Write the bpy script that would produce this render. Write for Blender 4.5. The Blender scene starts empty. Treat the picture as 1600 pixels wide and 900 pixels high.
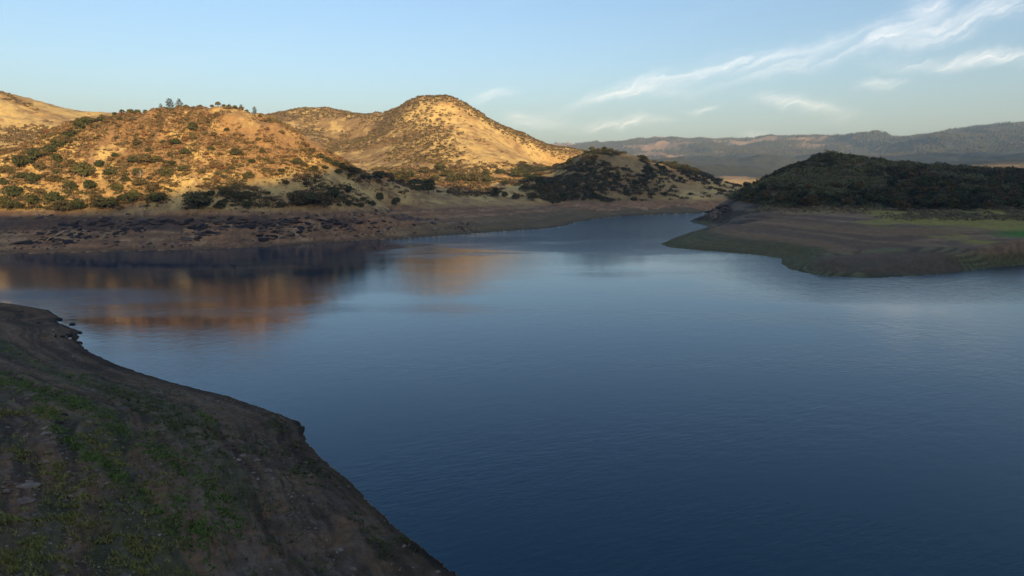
import bpy, math, random
import numpy as np
from mathutils import Vector

random.seed(7)
RNG = np.random.default_rng(11)
SC = bpy.context.scene
COL = SC.collection

# ------------------------------------------------------------------ camera
CAM_H = 38.0
FPX = 1100.0                       # focal length in pixels of a 1600 px wide frame
PITCH = math.atan(185 / 1100)      # looking slightly down from the drone
cam_d = bpy.data.cameras.new('camera')
cam = bpy.data.objects.new('camera', cam_d); COL.objects.link(cam)
cam_d.sensor_width = 36; cam_d.lens = 36 * FPX / 1600
cam_d.clip_start = 0.5; cam_d.clip_end = 60000
cam.location = (0, 0, CAM_H)
cam.rotation_euler = (math.pi / 2 - PITCH, 0, 0)
SC.camera = cam

# ------------------------------------------------------------------ light
SUN_EL = math.radians(14)
SUN_AZ = math.radians(22)          # the sun stands behind the camera, to the right of straight back
SUN_DIR = Vector((math.sin(SUN_AZ) * math.cos(SUN_EL), -math.cos(SUN_AZ) * math.cos(SUN_EL), math.sin(SUN_EL)))
sun_d = bpy.data.lights.new('sun', 'SUN'); sun_d.energy = 5.0; sun_d.angle = math.radians(0.8)
sun_d.color = (1.0, 0.72, 0.35)
sun = bpy.data.objects.new('sun', sun_d); COL.objects.link(sun)
sun.rotation_euler = SUN_DIR.to_track_quat('Z', 'Y').to_euler()
sun.location = SUN_DIR * 500

SC.view_settings.view_transform = 'Standard'; SC.view_settings.look = 'None'
SC.view_settings.gamma = 1.0; SC.view_settings.use_curve_mapping = False
SC.view_settings.exposure = 0.66
SC.cycles.max_bounces = 5; SC.cycles.diffuse_bounces = 2; SC.cycles.glossy_bounces = 2
SC.cycles.transmission_bounces = 1; SC.cycles.volume_bounces = 0; SC.cycles.transparent_max_bounces = 4
SC.cycles.use_denoising = True

class NT:
    """small helper to write node graphs as expressions"""
    def __init__(s, tree): s.t = tree; s.n = tree.nodes; s.l = tree.links
    def node(s, typ, **kw):
        n = s.n.new(typ)
        for k, v in kw.items(): setattr(n, k, v)
        return n
    def put(s, sock, v):
        if hasattr(v, 'is_output') or hasattr(v, 'links'): s.l.new(v, sock)
        elif v is not None: sock.default_value = v
    def m(s, op, a, b=None, c=None, clamp=False):
        n = s.node('ShaderNodeMath', operation=op, use_clamp=clamp)
        for i, v in enumerate((a, b, c)):
            if v is not None: s.put(n.inputs[i], v)
        return n.outputs[0]
    def noise(s, vec, scale, detail=4, rough=0.55, dist=0.0):
        n = s.node('ShaderNodeTexNoise'); s.put(n.inputs['Vector'], vec)
        n.inputs['Scale'].default_value = scale; n.inputs['Detail'].default_value = detail
        n.inputs['Roughness'].default_value = rough; n.inputs['Distortion'].default_value = dist
        return n.outputs['Fac']
    def mix(s, f, a, b, blend='MIX'):
        n = s.node('ShaderNodeMix', data_type='RGBA', blend_type=blend)
        s.put(n.inputs[0], f); s.put(n.inputs[6], a); s.put(n.inputs[7], b)
        return n.outputs[2]
    def remap(s, v, a, b, c=0.0, d=1.0):
        n = s.node('ShaderNodeMapRange'); s.put(n.inputs[0], v)
        for i, x in enumerate((a, b, c, d)): n.inputs[i + 1].default_value = x
        return n.outputs[0]
    def xyz(s, x, y, z):
        n = s.node('ShaderNodeCombineXYZ')
        for i, v in enumerate((x, y, z)): s.put(n.inputs[i], v)
        return n.outputs[0]

# ------------------------------------------------------------------ sky with cirrus
W = bpy.data.worlds.new('World'); SC.world = W; W.use_nodes = True
g = NT(W.node_tree); W.node_tree.nodes.clear()
sky = g.node('ShaderNodeTexSky', sky_type='NISHITA', sun_disc=False)
sky.sun_elevation = SUN_EL; sky.sun_rotation = math.pi - SUN_AZ
sky.altitude = 700; sky.air_density = 1.0; sky.dust_density = 3.7; sky.ozone_density = 2.5
tc = g.node('ShaderNodeTexCoord'); sep = g.node('ShaderNodeSeparateXYZ'); g.put(sep.inputs[0], tc.outputs['Generated'])
dx, dy, dz = sep.outputs
az = g.m('ARCTAN2', dx, dy); el = g.m('ARCSINE', dz)
def px_sky(px, py):
    v = (py - 450) / FPX; u = (px - 800) / FPX
    fw = math.cos(PITCH) - v * math.sin(PITCH); dn = math.sin(PITCH) + v * math.cos(PITCH)
    return math.atan2(u, fw), math.atan2(-dn, math.hypot(u, fw))
STREAKS = [  # ends of each cirrus band (in the sky seen), half width, strength
    ((880, 168), (1160, 92), 8, .75), ((1090, 112), (1400, 52), 12, .85), ((1330, 62), (1660, -5), 15, .95),
    ((1130, 132), (1330, 84), 9, .6), ((1390, 100), (1640, 90), 8, 1.0), ((1380, 72), (1520, 52), 8, .6),
    ((900, 158), (1090, 138), 8, .6), ((905, 198), (1025, 188), 6, 1.5), ((790, 192), (880, 186), 9, 1.1),
    ((1190, 152), (1330, 174), 9, 1.0), ((1345, 131), (1408, 124), 6, 1.0), ((735, 160), (805, 143), 6, .7),
    ((1065, 169), (1118, 167), 3, .9), ((1420, 12), (1480, 0), 14, .8), ((1160, 216), (1200, 212), 4, .6)]
warp1 = g.noise(g.xyz(g.m('MULTIPLY', az, 1.0), el, 0.0), 9, 5, .6)
warp2 = g.noise(g.xyz(g.m('ADD', az, 7.0), el, 3.0), 9, 5, .6)
warp3 = g.noise(g.xyz(g.m('ADD', az, 3.0), el, 1.0), 40, 4, .6)
azw = g.m('ADD', az, g.m('MULTIPLY', g.m('SUBTRACT', warp1, .5), .06))
elw = g.m('ADD', g.m('ADD', el, g.m('MULTIPLY', g.m('SUBTRACT', warp2, .5), .055)), g.m('MULTIPLY', g.m('SUBTRACT', warp3, .5), .010))
dens = 0.0
for (a, b, hw, st) in STREAKS:
    A = px_sky(*a); B = px_sky(*b)
    cx, cy = (A[0] + B[0]) / 2, (A[1] + B[1]) / 2
    L = math.hypot(B[0] - A[0], B[1] - A[1]) / 2; th = math.atan2(B[1] - A[1], B[0] - A[0])
    ex, ey = g.m('SUBTRACT', azw, cx), g.m('SUBTRACT', elw, cy)
    p = g.m('ADD', g.m('MULTIPLY', ex, math.cos(th) / L), g.m('MULTIPLY', ey, math.sin(th) / L))
    q = g.m('ADD', g.m('MULTIPLY', ex, -math.sin(th) / (hw / FPX)), g.m('MULTIPLY', ey, math.cos(th) / (hw / FPX)))
    r2 = g.m('ADD', g.m('POWER', g.m('ABSOLUTE', p), 3.0), g.m('MULTIPLY', q, q))
    gs = g.m('MULTIPLY', g.m('EXPONENT', g.m('MULTIPLY', r2, -1.0)), st)
    dens = g.m('ADD', gs, dens)
# fibres: noise drawn out along the bands (they climb to the right)
rot = math.radians(17)
fx = g.m('ADD', g.m('MULTIPLY', azw, math.cos(rot)), g.m('MULTIPLY', elw, math.sin(rot)))
fy = g.m('ADD', g.m('MULTIPLY', azw, -math.sin(rot)), g.m('MULTIPLY', elw, math.cos(rot)))
fib = g.noise(g.xyz(g.m('MULTIPLY', fx, 7.0), g.m('MULTIPLY', fy, 66.0), 0.0), 1.0, 8, .68, 1.1)
fib2 = g.noise(g.xyz(g.m('MULTIPLY', fx, 22.0), g.m('MULTIPLY', fy, 190.0), 2.0), 1.0, 5, .6, .8)
fib = g.m('MULTIPLY', g.remap(fib, .38, .70), g.remap(fib2, .30, .68, .35, 1.15))
veil = g.noise(g.xyz(g.m('MULTIPLY', fx, 3.0), g.m('MULTIPLY', fy, 14.0), 5.0), 1.0, 4, .55, .4)
veil = g.m('MULTIPLY', g.remap(veil, .55, .85), .22)
dens = g.m('ADD', g.m('MULTIPLY', dens, g.m('ADD', g.m('MULTIPLY', fib, 1.0), .14)), g.m('MULTIPLY', veil, fib))
dens = g.m('MULTIPLY', g.m('MINIMUM', dens, 1.0), g.remap(el, .0, .05))
CLOUD = (7.4, 7.2, 7.0, 1)
skycol = g.mix(g.m('MULTIPLY', dens, .60), sky.outputs[0], CLOUD)
bg = g.node('ShaderNodeBackground'); g.put(bg.inputs[0], skycol); bg.inputs[1].default_value = 0.135
wo = g.node('ShaderNodeOutputWorld'); g.l.new(bg.outputs[0], wo.inputs[0])

# ------------------------------------------------------------------ helpers
def ray(px, py):
    """sideways and downward slope (per metre forward) of the view through a photo pixel"""
    v = (py - 450) / FPX; u = (px - 800) / FPX
    fw = math.cos(PITCH) - v * math.sin(PITCH); dn = math.sin(PITCH) + v * math.cos(PITCH)
    return u / fw, dn / fw
def water_pt(px, py):
    u, r = ray(px, py); Y = CAM_H / r
    return u, math.log(Y)

def tag(o, label=None, cat=None, group=None, kind=None):
    if label: o['label'] = label
    if cat: o['category'] = cat
    if group: o['group'] = group
    if kind: o['kind'] = kind
    return o

def mesh_np(name, V, F, col=None, smooth=True, nrm=None):
    """mesh from numpy arrays; F is (n,3) or (n,4)"""
    me = bpy.data.meshes.new(name)
    V = np.asarray(V, np.float32); F = np.asarray(F, np.int32)
    k = F.shape[1]
    me.vertices.add(len(V)); me.vertices.foreach_set('co', V.ravel())
    me.loops.add(F.size); me.loops.foreach_set('vertex_index', F.ravel())
    me.polygons.add(len(F))
    me.polygons.foreach_set('loop_start', np.arange(0, F.size, k, dtype=np.int32))
    me.polygons.foreach_set('use_smooth', np.full(len(F), smooth))
    if col is not None:
        ca = me.color_attributes.new('Col', 'FLOAT_COLOR', 'POINT')
        c4 = np.ones((len(V), 4), np.float32); c4[:, :3] = col
        ca.data.foreach_set('color', c4.ravel())
    me.update(calc_edges=True)
    if nrm is not None: me.normals_split_custom_set_from_vertices(np.asarray(nrm, np.float32))
    return me

def link(name, me, mat=None, parent=None):
    o = bpy.data.objects.new(name, me); COL.objects.link(o)
    if mat is not None and not me.materials: me.materials.append(mat)
    if parent is not None: o.parent = parent
    return o

def _hash(ix, iy, seed):
    h = (ix.astype(np.int64) * 374761393 + iy.astype(np.int64) * 668265263 + seed * 1442695041) & 0xffffffff
    h = ((h ^ (h >> 13)) * 1274126177) & 0xffffffff
    h = ((h ^ (h >> 16)) * 2246822519) & 0xffffffff
    return (h ^ (h >> 15)).astype(np.float64) / 4294967295.0
def vnoise(x, y, seed=0):
    ix, iy = np.floor(x), np.floor(y); fx, fy = x - ix, y - iy
    fx = fx * fx * fx * (fx * (fx * 6 - 15) + 10); fy = fy * fy * fy * (fy * (fy * 6 - 15) + 10)
    a = _hash(ix, iy, seed); b = _hash(ix + 1, iy, seed); c = _hash(ix, iy + 1, seed); d = _hash(ix + 1, iy + 1, seed)
    return (a + (b - a) * fx) * (1 - fy) + (c + (d - c) * fx) * fy
def fbm(x, y, oct=4, seed=0, gain=.5):
    s = 0; a = 1; t = 0
    for i in range(oct):
        s = s + a * vnoise(x, y, seed + i * 17); t += a; a *= gain; x, y = x * 2.03 + 11.3, y * 2.03 - 7.1
    return s / t
def ridged(x, y, oct=4, seed=0):
    s = 0; a = 1; t = 0
    for i in range(oct):
        s = s + a * (1 - np.abs(2 * vnoise(x, y, seed + i * 31) - 1)); t += a; a *= .5; x, y = x * 2.1 + 3.7, y * 2.1 + 9.2
    return s / t
def sstep(a, b, x):
    t = np.clip((x - a) / (b - a), 0, 1); return t * t * (3 - 2 * t)

# ------------------------------------------------------------------ terrain plan
# shoreline of the lake as seen from the drone: near bank, far bank, inlet, headland, flats
NEAR_SHORE = [(900, 1180), (800, 985), (720, 905), (690, 880), (660, 858), (620, 824), (580, 788), (560, 764), (540, 745), (520, 730), (500, 712),
    (487, 700), (479, 690), (477, 678), (474, 668), (466, 658), (440, 648), (400, 633), (350, 618), (300, 606), (250, 592), (200, 576),
    (165, 562), (140, 549), (128, 540), (121, 532), (126, 527), (120, 523), (127, 518), (112, 513), (98, 507), (88, 502), (96, 497),
    (88, 493), (75, 484), (55, 480), (30, 476), (0, 472), (-100, 466), (-400, 452)]
FAR_SHORE = [(-400, 412), (-150, 402), (0, 397), (60, 396), (120, 394.5), (180, 393), (260, 391), (330, 389), (400, 386), (450, 384), (500, 380),
    (560, 376), (620, 373), (700, 368), (780, 362), (850, 357), (882, 353), (900, 347), (930, 342), (960, 338.5), (1000, 336), (1040, 334.5), (1088, 333.5)]
INLET = [(1180, 690), (1180, 650), (1120, 605), (1088, 565)]            # behind the headland: (column, metres ahead)
RIGHT_SHORE = [(1077, 346), (1092, 350), (1109, 354), (1075, 364), (1045, 375), (1032, 381), (1041, 386), (1075, 390), (1112, 393), (1150, 396),
    (1187, 399), (1219, 404), (1221, 412), (1232, 421), (1262, 428), (1300, 432), (1337, 434), (1375, 434), (1412, 432), (1450, 430),
    (1487, 427), (1525, 422), (1562, 417), (1600, 414), (1700, 408), (1900, 400), (2300, 395)]
shore = [water_pt(*p) for p in NEAR_SHORE + FAR_SHORE] + [((p - 800) / FPX / 1.005, math.log(y)) for p, y in INLET] + [water_pt(*p) for p in RIGHT_SHORE]
shore += [water_pt(2300, 1180)]
SHORE = np.array(shore)

REG = ['near_shore', 'left_hill', 'golden_hill', 'central_hill', 'dark_hill', 'right_hill', 'lake_flats', 'mountains', 'far_bank']
ctrl = []   # (u, lnY, z/Y, region)
def C(reg, *pts):
    for (px, py, Y) in pts:
        u, r = ray(px, py); ctrl.append((u, math.log(Y), (CAM_H - r * Y) / Y, REG.index(reg)))
def Z(reg, *pts):
    for (px, Y, z) in pts:
        ctrl.append(((px - 800) / FPX / 1.005, math.log(Y), z / Y, REG.index(reg)))
def SH(reg, pts):
    for p in pts:
        u, l = water_pt(*p); ctrl.append((u, l, 0.0, REG.index(reg)))
SH('near_shore', NEAR_SHORE[1:24:2] + [(126, 527), (98, 507), (75, 484), (30, 476), (0, 472), (-100, 466), (-400, 452)])
SH('far_bank', FAR_SHORE)
SH('lake_flats', RIGHT_SHORE[3:])
SH('right_hill', RIGHT_SHORE[:3])
# lake floor
for p in [(600, 430), (900, 430), (300, 440), (1000, 400), (900, 372), (1030, 350), (600, 400), (700, 600), (1000, 600), (1300, 600), (1500, 500), (1200, 800),
          (900, 880), (1500, 850), (560, 520), (250, 500), (60, 430), (1250, 480), (700, 760), (1800, 520), (-200, 432), (150, 470)]:
    u, l = water_pt(*p); ctrl.append((u, l, -0.03, REG.index('near_shore')))
Z('dark_hill', (1140, 640, -4))
# near bank
C('near_shore', (0, 900, 48), (0, 790, 60), (0, 700, 75), (0, 600, 105), (0, 540, 138), (-300, 600, 100), (-300, 800, 55), (250, 900, 54), (200, 780, 67),
  (200, 680, 84), (200, 630, 98), (350, 700, 85), (350, 800, 67.5), (450, 760, 76), (500, 850, 64), (420, 665, 98.5), (85, 527, 153), (-300, 500, 170), (0, 490, 185), (560, 900, 59.5), (300, 615, 112.5))
Z('near_shore', (-300, 34, 9.5), (200, 34, 8), (600, 34, 4))
# left hill: drawdown bank, foot of the slope, face, crest
Z('left_hill', (-300, 372, 17), (0, 372, 17), (120, 374, 17), (250, 376, 17), (400, 384, 16.5), (520, 402, 15.5), (610, 440, 14))
C('left_hill', (0, 300, 392), (150, 290, 398), (300, 280, 405), (420, 285, 420), (520, 290, 440), (80, 250, 415), (200, 230, 430), (320, 225, 440), (420, 235, 445),
  (500, 262, 455), (-100, 270, 400), (0, 238, 412), (60, 218, 432), (110, 194, 452), (150, 183, 470), (200, 182, 480), (240, 176, 486), (265, 172, 488), (300, 171, 490),
  (350, 171, 490), (385, 176, 488), (420, 190, 484), (450, 206, 480), (480, 223, 478), (510, 241, 480), (545, 262, 484), (580, 281, 492), (610, 291, 505), (650, 302, 520))
Z('left_hill', (0, 450, 36), (120, 530, 48), (250, 570, 52), (350, 575, 50), (450, 570, 40), (540, 570, 30), (620, 600, 22))
# golden hill at the far left
C('golden_hill', (-300, 60, 800), (-60, 118, 780), (0, 144, 770), (40, 158, 765), (80, 169, 765), (130, 177, 770), (190, 182, 780), (240, 186, 800), (320, 190, 820), (0, 205, 620), (60, 205, 640), (0, 232, 500), (40, 225, 530),
  (120, 190, 700), (-200, 200, 600))
Z('golden_hill', (-200, 1100, 80), (100, 1100, 70), (350, 950, 70))
# flats and toe on the far side between the hills
C('far_bank', (700, 322, 500), (780, 322, 530), (840, 325, 548), (620, 340, 452), (700, 345, 445), (800, 340, 490), (880, 330, 560), (690, 300, 580), (760, 300, 600), (840, 300, 620), (880, 306, 640), (905, 330, 600))
# central hill
C('central_hill', (650, 280, 660), (700, 275, 690), (760, 275, 710), (820, 282, 720), (860, 285, 740), (600, 272, 720), (700, 255, 790), (780, 255, 800), (850, 262, 830), (700, 215, 880), (760, 230, 880), (820, 247, 900),
  (640, 220, 900), (600, 246, 860), (640, 156, 1045), (665, 149, 1050), (700, 152, 1048), (730, 167, 1045), (760, 187, 1040), (790, 205, 1035), (820, 220, 1030), (850, 234, 1030), (885, 247, 1030), (910, 254, 1020),
  (618, 190, 1000), (590, 218, 950), (565, 243, 900), (420, 181, 1200), (450, 175, 1210), (490, 169, 1220), (540, 174, 1210), (590, 178, 1190), (612, 173, 1120),
  (500, 215, 1020), (545, 222, 1020), (450, 215, 1000), (570, 215, 1070), (520, 252, 880))
Z('central_hill', (450, 1500, 90), (600, 1400, 80), (700, 1400, 70), (800, 1400, 50), (560, 640, 25), (500, 720, 30))
C('mountains', (790, 203, 2400), (812, 210, 2400), (840, 219, 2400), (868, 232, 2390), (890, 241, 2380))
Z('mountains', (700, 2600, 150), (850, 3000, 90), (850, 1750, 45), (780, 1750, 60), (700, 1800, 80))
Z('central_hill', (720, 1250, 85), (770, 1250, 62), (820, 1250, 45), (870, 1250, 38), (910, 1250, 32))
# dark hill
Z('dark_hill', (930, 612, 7.5), (1000, 645, 8.5), (1088, 660, 8.5), (880, 640, 12), (1160, 720, 10))
C('dark_hill', (900, 293, 660), (950, 293, 665), (1010, 298, 675), (1080, 300, 690), (860, 262, 790), (835, 267, 800), (900, 249, 745), (932, 240, 735), (950, 240, 735), (975, 243, 738), (1000, 248, 745), (1020, 258, 760), (1050, 263, 785), (1080, 266, 800), (1110, 274, 815), (1140, 285, 830), (1168, 294, 850),
  (940, 265, 695), (1040, 282, 720))
Z('dark_hill', (900, 1000, 25), (1000, 1000, 22), (1100, 1050, 15), (1180, 1000, 12), (1180, 760, 8))
# right hill and headland
C('right_hill', (1130, 331, 490), (1165, 327, 462), (1150, 345, 440), (1132, 315, 540), (1102, 336, 527), (1275, 247, 570), (1220, 271, 560), (1170, 298, 550), (1340, 252, 580), (1400, 259, 570), (1500, 270, 545), (1600, 276, 525), (1750, 282, 525), (2000, 285, 525),
  (1300, 290, 490), (1450, 295, 470), (1200, 305, 492), (1580, 302, 460), (1900, 305, 460))
Z('right_hill', (1200, 435, 15.5), (1275, 425, 15.5), (1350, 415, 15.5), (1450, 400, 16), (1600, 400, 16), (1900, 400, 16))
Z('right_hill', (1200, 680, 5), (1280, 760, 15), (1400, 780, 18), (1600, 760, 18), (1900, 760, 18))
# flats on the right
C('lake_flats', (1200, 360, 370), (1350, 375, 310), (1350, 403, 272), (1270, 412, 263), (1390, 412, 263), (1500, 410, 268), (1550, 360, 345), (1600, 398, 283), (1550, 385, 304), (1450, 338, 372), (1600, 346, 366), (1100, 372, 365), (1300, 345, 372), (1450, 372, 318), (1900, 375, 300))
# valley and mountains
Z('mountains', (900, 1500, 25), (1050, 1500, 18), (1200, 1400, 18), (1400, 1300, 20), (1700, 1200, 22), (1100, 2000, 16), (1300, 2200, 20), (1000, 2600, 45), (1250, 3000, 50), (600, 3000, 90), (200, 2000, 120), (-200, 2000, 120), (2000, 2000, 60))
C('mountains', (1480, 258, 1900), (1530, 253, 1900), (1600, 251, 1900), (1750, 246, 1900), (1150, 266, 2600), (1120, 258, 2900), (1000, 250, 4000), (1100, 245, 4300), (1200, 240, 4600), (1300, 236, 4800), (1380, 246, 3900),
  (860, 239, 6000), (900, 236, 6000), (940, 232, 6100), (980, 227, 6100), (1010, 224, 6100), (1035, 223, 6100), (1060, 226, 6100), (1090, 220, 6200), (1108, 219, 6200), (1130, 223, 6200), (1160, 224, 6300), (1200, 219, 6300), (1240, 215, 6400), (1275, 211, 6400), (1310, 215, 6400), (1350, 216, 6500), (1380, 212, 6500),
  (1402, 214, 6500), (1440, 220, 6500), (1480, 224, 6500), (1376, 244, 4200), (1405, 238, 4200), (1440, 225, 4250), (1480, 215, 4300), (1510, 209, 4350), (1540, 207, 4400), (1600, 206, 4500), (1750, 198, 4600), (1550, 240, 3300), (1480, 245, 3400), (1700, 232, 3300))
C('mountains', (980, 262, 2200), (1100, 263, 2300), (1220, 258, 2600), (1320, 255, 2600), (1000, 253, 3000), (1200, 250, 3200), (1350, 248, 3200), (1080, 252, 3300))
Z('mountains', (900, 11000, 150), (1200, 11000, 200), (1500, 11000, 260), (1900, 11000, 300), (500, 11000, 150), (0, 11000, 150), (-300, 6000, 150), (300, 6000, 150), (650, 6000, 170), (1550, 6000, 330), (2000, 6000, 350))
CT = np.array(ctrl)

def tps_fit(P, v, lam):
    d = np.hypot(P[:, None, 0] - P[None, :, 0], P[:, None, 1] - P[None, :, 1])
    K = np.where(d > 0, d * d * np.log(d + 1e-12), 0) + lam * np.eye(len(P))
    A = np.zeros((len(P) + 3, len(P) + 3)); A[:len(P), :len(P)] = K
    A[:len(P), len(P)] = 1; A[:len(P), len(P) + 1:] = P; A[len(P):, :len(P)] = A[:len(P), len(P):].T
    return np.linalg.solve(A, np.concatenate([v, np.zeros(3)]))
TW = tps_fit(CT[:, :2], CT[:, 2], 2e-5)
def tps(u, l):
    n = len(CT); s = TW[n] + TW[n + 1] * u + TW[n + 2] * l
    for i in range(n):
        d2 = (u - CT[i, 0]) ** 2 + (l - CT[i, 1]) ** 2 + 1e-14
        s += TW[i] * .5 * d2 * np.log(d2)
    return s
def shore_dist(u, l):
    """signed distance to the shoreline in (u, lnY); positive on land"""
    best = np.full(u.shape, 1e9); inside = np.zeros(u.shape, bool)
    n = len(SHORE)
    for i in range(n):
        ax, ay = SHORE[i]; bx, by = SHORE[(i + 1) % n]; ex, ey = bx - ax, by - ay
        t = np.clip(((u - ax) * ex + (l - ay) * ey) / (ex * ex + ey * ey + 1e-18), 0, 1)
        best = np.minimum(best, (u - ax - t * ex) ** 2 + (l - ay - t * ey) ** 2)
        if by != ay:
            c = ((ay > l) != (by > l)) & (u < (bx - ax) * (l - ay) / (by - ay) + ax); inside ^= c
    return np.where(inside, -1, 1) * np.sqrt(best)

NU = 790
UU = np.linspace(-1.04, 1.04, NU)
LL = np.concatenate([np.arange(math.log(30), math.log(1300), .0055), np.arange(math.log(1300), math.log(8500), .012)])
U, L = np.meshgrid(UU, LL); Yg = np.exp(L); Xg = U * Yg
def cubic_up(n, step):
    """Catmull-Rom weights that bring a coarse row of samples back to n samples"""
    m = (n - 1) // step + 3; Wm = np.zeros((n, m)); t = np.arange(n) / step; i = t.astype(int); f = t - i
    for k, wk in zip((-1, 0, 1, 2), (-.5 * f + f * f - .5 * f ** 3, 1 - 2.5 * f * f + 1.5 * f ** 3, .5 * f + 2 * f * f - 1.5 * f ** 3, -.5 * f * f + .5 * f ** 3)):
        np.add.at(Wm, (np.arange(n), np.clip(i + k, 0, m - 1)), wk)
    return Wm, np.arange(m) * step
WR, ir = cubic_up(len(LL), 5); WC, ic = cubic_up(NU, 5)
Lc = np.interp(ir, np.arange(len(LL)), LL); Lc[ir >= len(LL)] = LL[-1] + (ir[ir >= len(LL)] - len(LL) + 1) * .012
Uc = UU[0] + ic * (UU[1] - UU[0])
S_raw = WR @ tps(*np.meshgrid(Uc, Lc)) @ WC.T
wob = (fbm(Xg / 6, Yg / 6, 4, 3) - .5)
SD = shore_dist(U, L) + (wob * np.minimum(1.8, Yg * .008) + (fbm(Xg / 1.3, Yg / 1.3, 3, 7) - .5) * .7 * (Yg < 190)) / Yg
# nearest plan point says which landform a spot belongs to
Uq, Lq = U[::2, ::2], L[::2, ::2]
R = np.zeros(Uq.shape, np.int32); bd = np.full(Uq.shape, 1e9)
for i in range(len(CT)):
    d2 = (Uq - CT[i, 0]) ** 2 + (Lq - CT[i, 1]) ** 2
    mk = d2 < bd; bd[mk] = d2[mk]; R[mk] = int(CT[i, 3])
R = np.repeat(np.repeat(R, 2, 0), 2, 1)[:len(LL), :NU]
land = SD > 0
w = sstep(0.0, .045, np.abs(SD))
steep = np.where(Yg < 190, .20, np.where(R == 6, .045, .16))
s_edge = np.where(land, SD * steep, SD * .35)
s_in = np.where(land, np.maximum(S_raw, np.minimum(SD * .03, .01)), np.minimum(S_raw, -.01))
ZB = (w * s_in + (1 - w) * s_edge) * Yg
# relief: gullies and hummocks, growing away from the shore and the drawdown zone
pool = np.where((R == 5) | (R == 6) | (Yg < 250), 16.0, np.interp(U, [-.40, -.20, -.06, .06, .3], [16.0, 15.0, 12.0, 9.5, 9.0]))   # the high-water line
upl = sstep(pool - 3, pool + 16, ZB) * (Yg > 250)
far = sstep(1400, 3200, Yg)
gul = ridged(Xg / 62 + .25 * fbm(Xg / 40, Yg / 40, 2, 5), Yg / 105, 4, 21) - .62
lump = fbm(Xg / 14, Yg / 14, 4, 41) - .5
crag = ridged(Xg / 15, Yg / 19, 4, 77) - .6
rocky = sstep(40, 62, ZB) * (R == 1) * sstep(-.62, -.5, U) * sstep(-.2, -.34, U)
Zt = ZB + upl * (1 - far) * (gul * np.where(R == 1, 9.5, 8.0) + lump * 3.0 + rocky * crag * 6.0)
mg = ridged(Xg / 620 + .4 * fbm(Xg / 700, Yg / 700, 3, 8), Yg / 1300, 5, 91) - .60
ncr = 1 - .85 * np.maximum(np.exp(-((Yg - 6250) / 600) ** 2), np.exp(-((Yg - 4350) / 280) ** 2) * sstep(.48, .56, U))
Zt += far * sstep(90, 230, ZB) * (ridged(Xg / 520 + .5, Yg / 2600, 4, 23) - .64) * 120
Zt += far * (np.clip(mg, -.6, .20) * 230 * ncr * sstep(50, 220, ZB) + (fbm(Xg / 160, Yg / 160, 4, 14) - .5) * 26 + (ridged(Xg / 330, Yg / 520, 4, 19) - .6) * 70 * sstep(1700, 2400, Yg) * sstep(4600, 3600, Yg))
low = sstep(0, 1.2, ZB) * (1 - upl) * (Yg < 900) * (ZB < 40)
bankrough = (R == 1) | (R == 8)
Zt += low * ((fbm(Xg / 9, Yg / 9, 4, 61) - .5) * np.where(bankrough, 2.0, .55) + (fbm(Xg / 1.6, Yg / 1.6, 3, 66) - .5) * np.where(Yg < 190, .22, 0))
q_sh = np.clip(SD, 0, 3) * Yg; LINE = fbm(q_sh / 1.5, L * 4.5, 5, 211, .62); LINE2 = fbm(q_sh / 4.5, L * 3.0, 3, 221)      # lines the falling water drew along the bank
Zt += np.where((R == 0) & land, (LINE - .5) * .7 * sstep(.3, 1.2, ZB), 0)
# wave-cut terraces left by the falling water
per = np.where(Yg < 190, .85, np.where(R == 6, .62, 1.3))
zz = Zt + .5 * (fbm(Xg / 25, Yg / 25, 2, 90) - .5)
Zt += np.where(land, sstep(.1, .6, Zt) * (1 - sstep(pool - 4, pool, Zt)) * (Yg < 700) * .15 * per * np.sin(2 * math.pi * zz / per), 0)
disc = np.hypot((U - .535) / .150, (L - math.log(266)) / .066) + (fbm(Xg / 20, Yg / 20, 2, 95) - .5) * .06
Zt += np.where(land & (R == 6), .13 * np.sin(2 * math.pi * disc * 13) * sstep(.68, .8, disc) * sstep(1.3, 1.1, disc) * sstep(.2, .8, Zt), 0)
Zt = np.where(land, np.maximum(Zt, np.minimum(SD * Yg * .03, .3)), np.minimum(Zt, SD * Yg * .1))
# surface normal
dZl = np.gradient(Zt, axis=0) / np.gradient(LL)[:, None]; dZu = np.gradient(Zt, axis=1) / (UU[1] - UU[0])
gx = dZu / Yg; gy = (dZl - U * dZu) / Yg
N3 = np.stack([-gx, -gy, np.ones_like(gx)], -1); N3 /= np.linalg.norm(N3, axis=-1, keepdims=True)
slope = np.sqrt(gx * gx + gy * gy)

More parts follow.
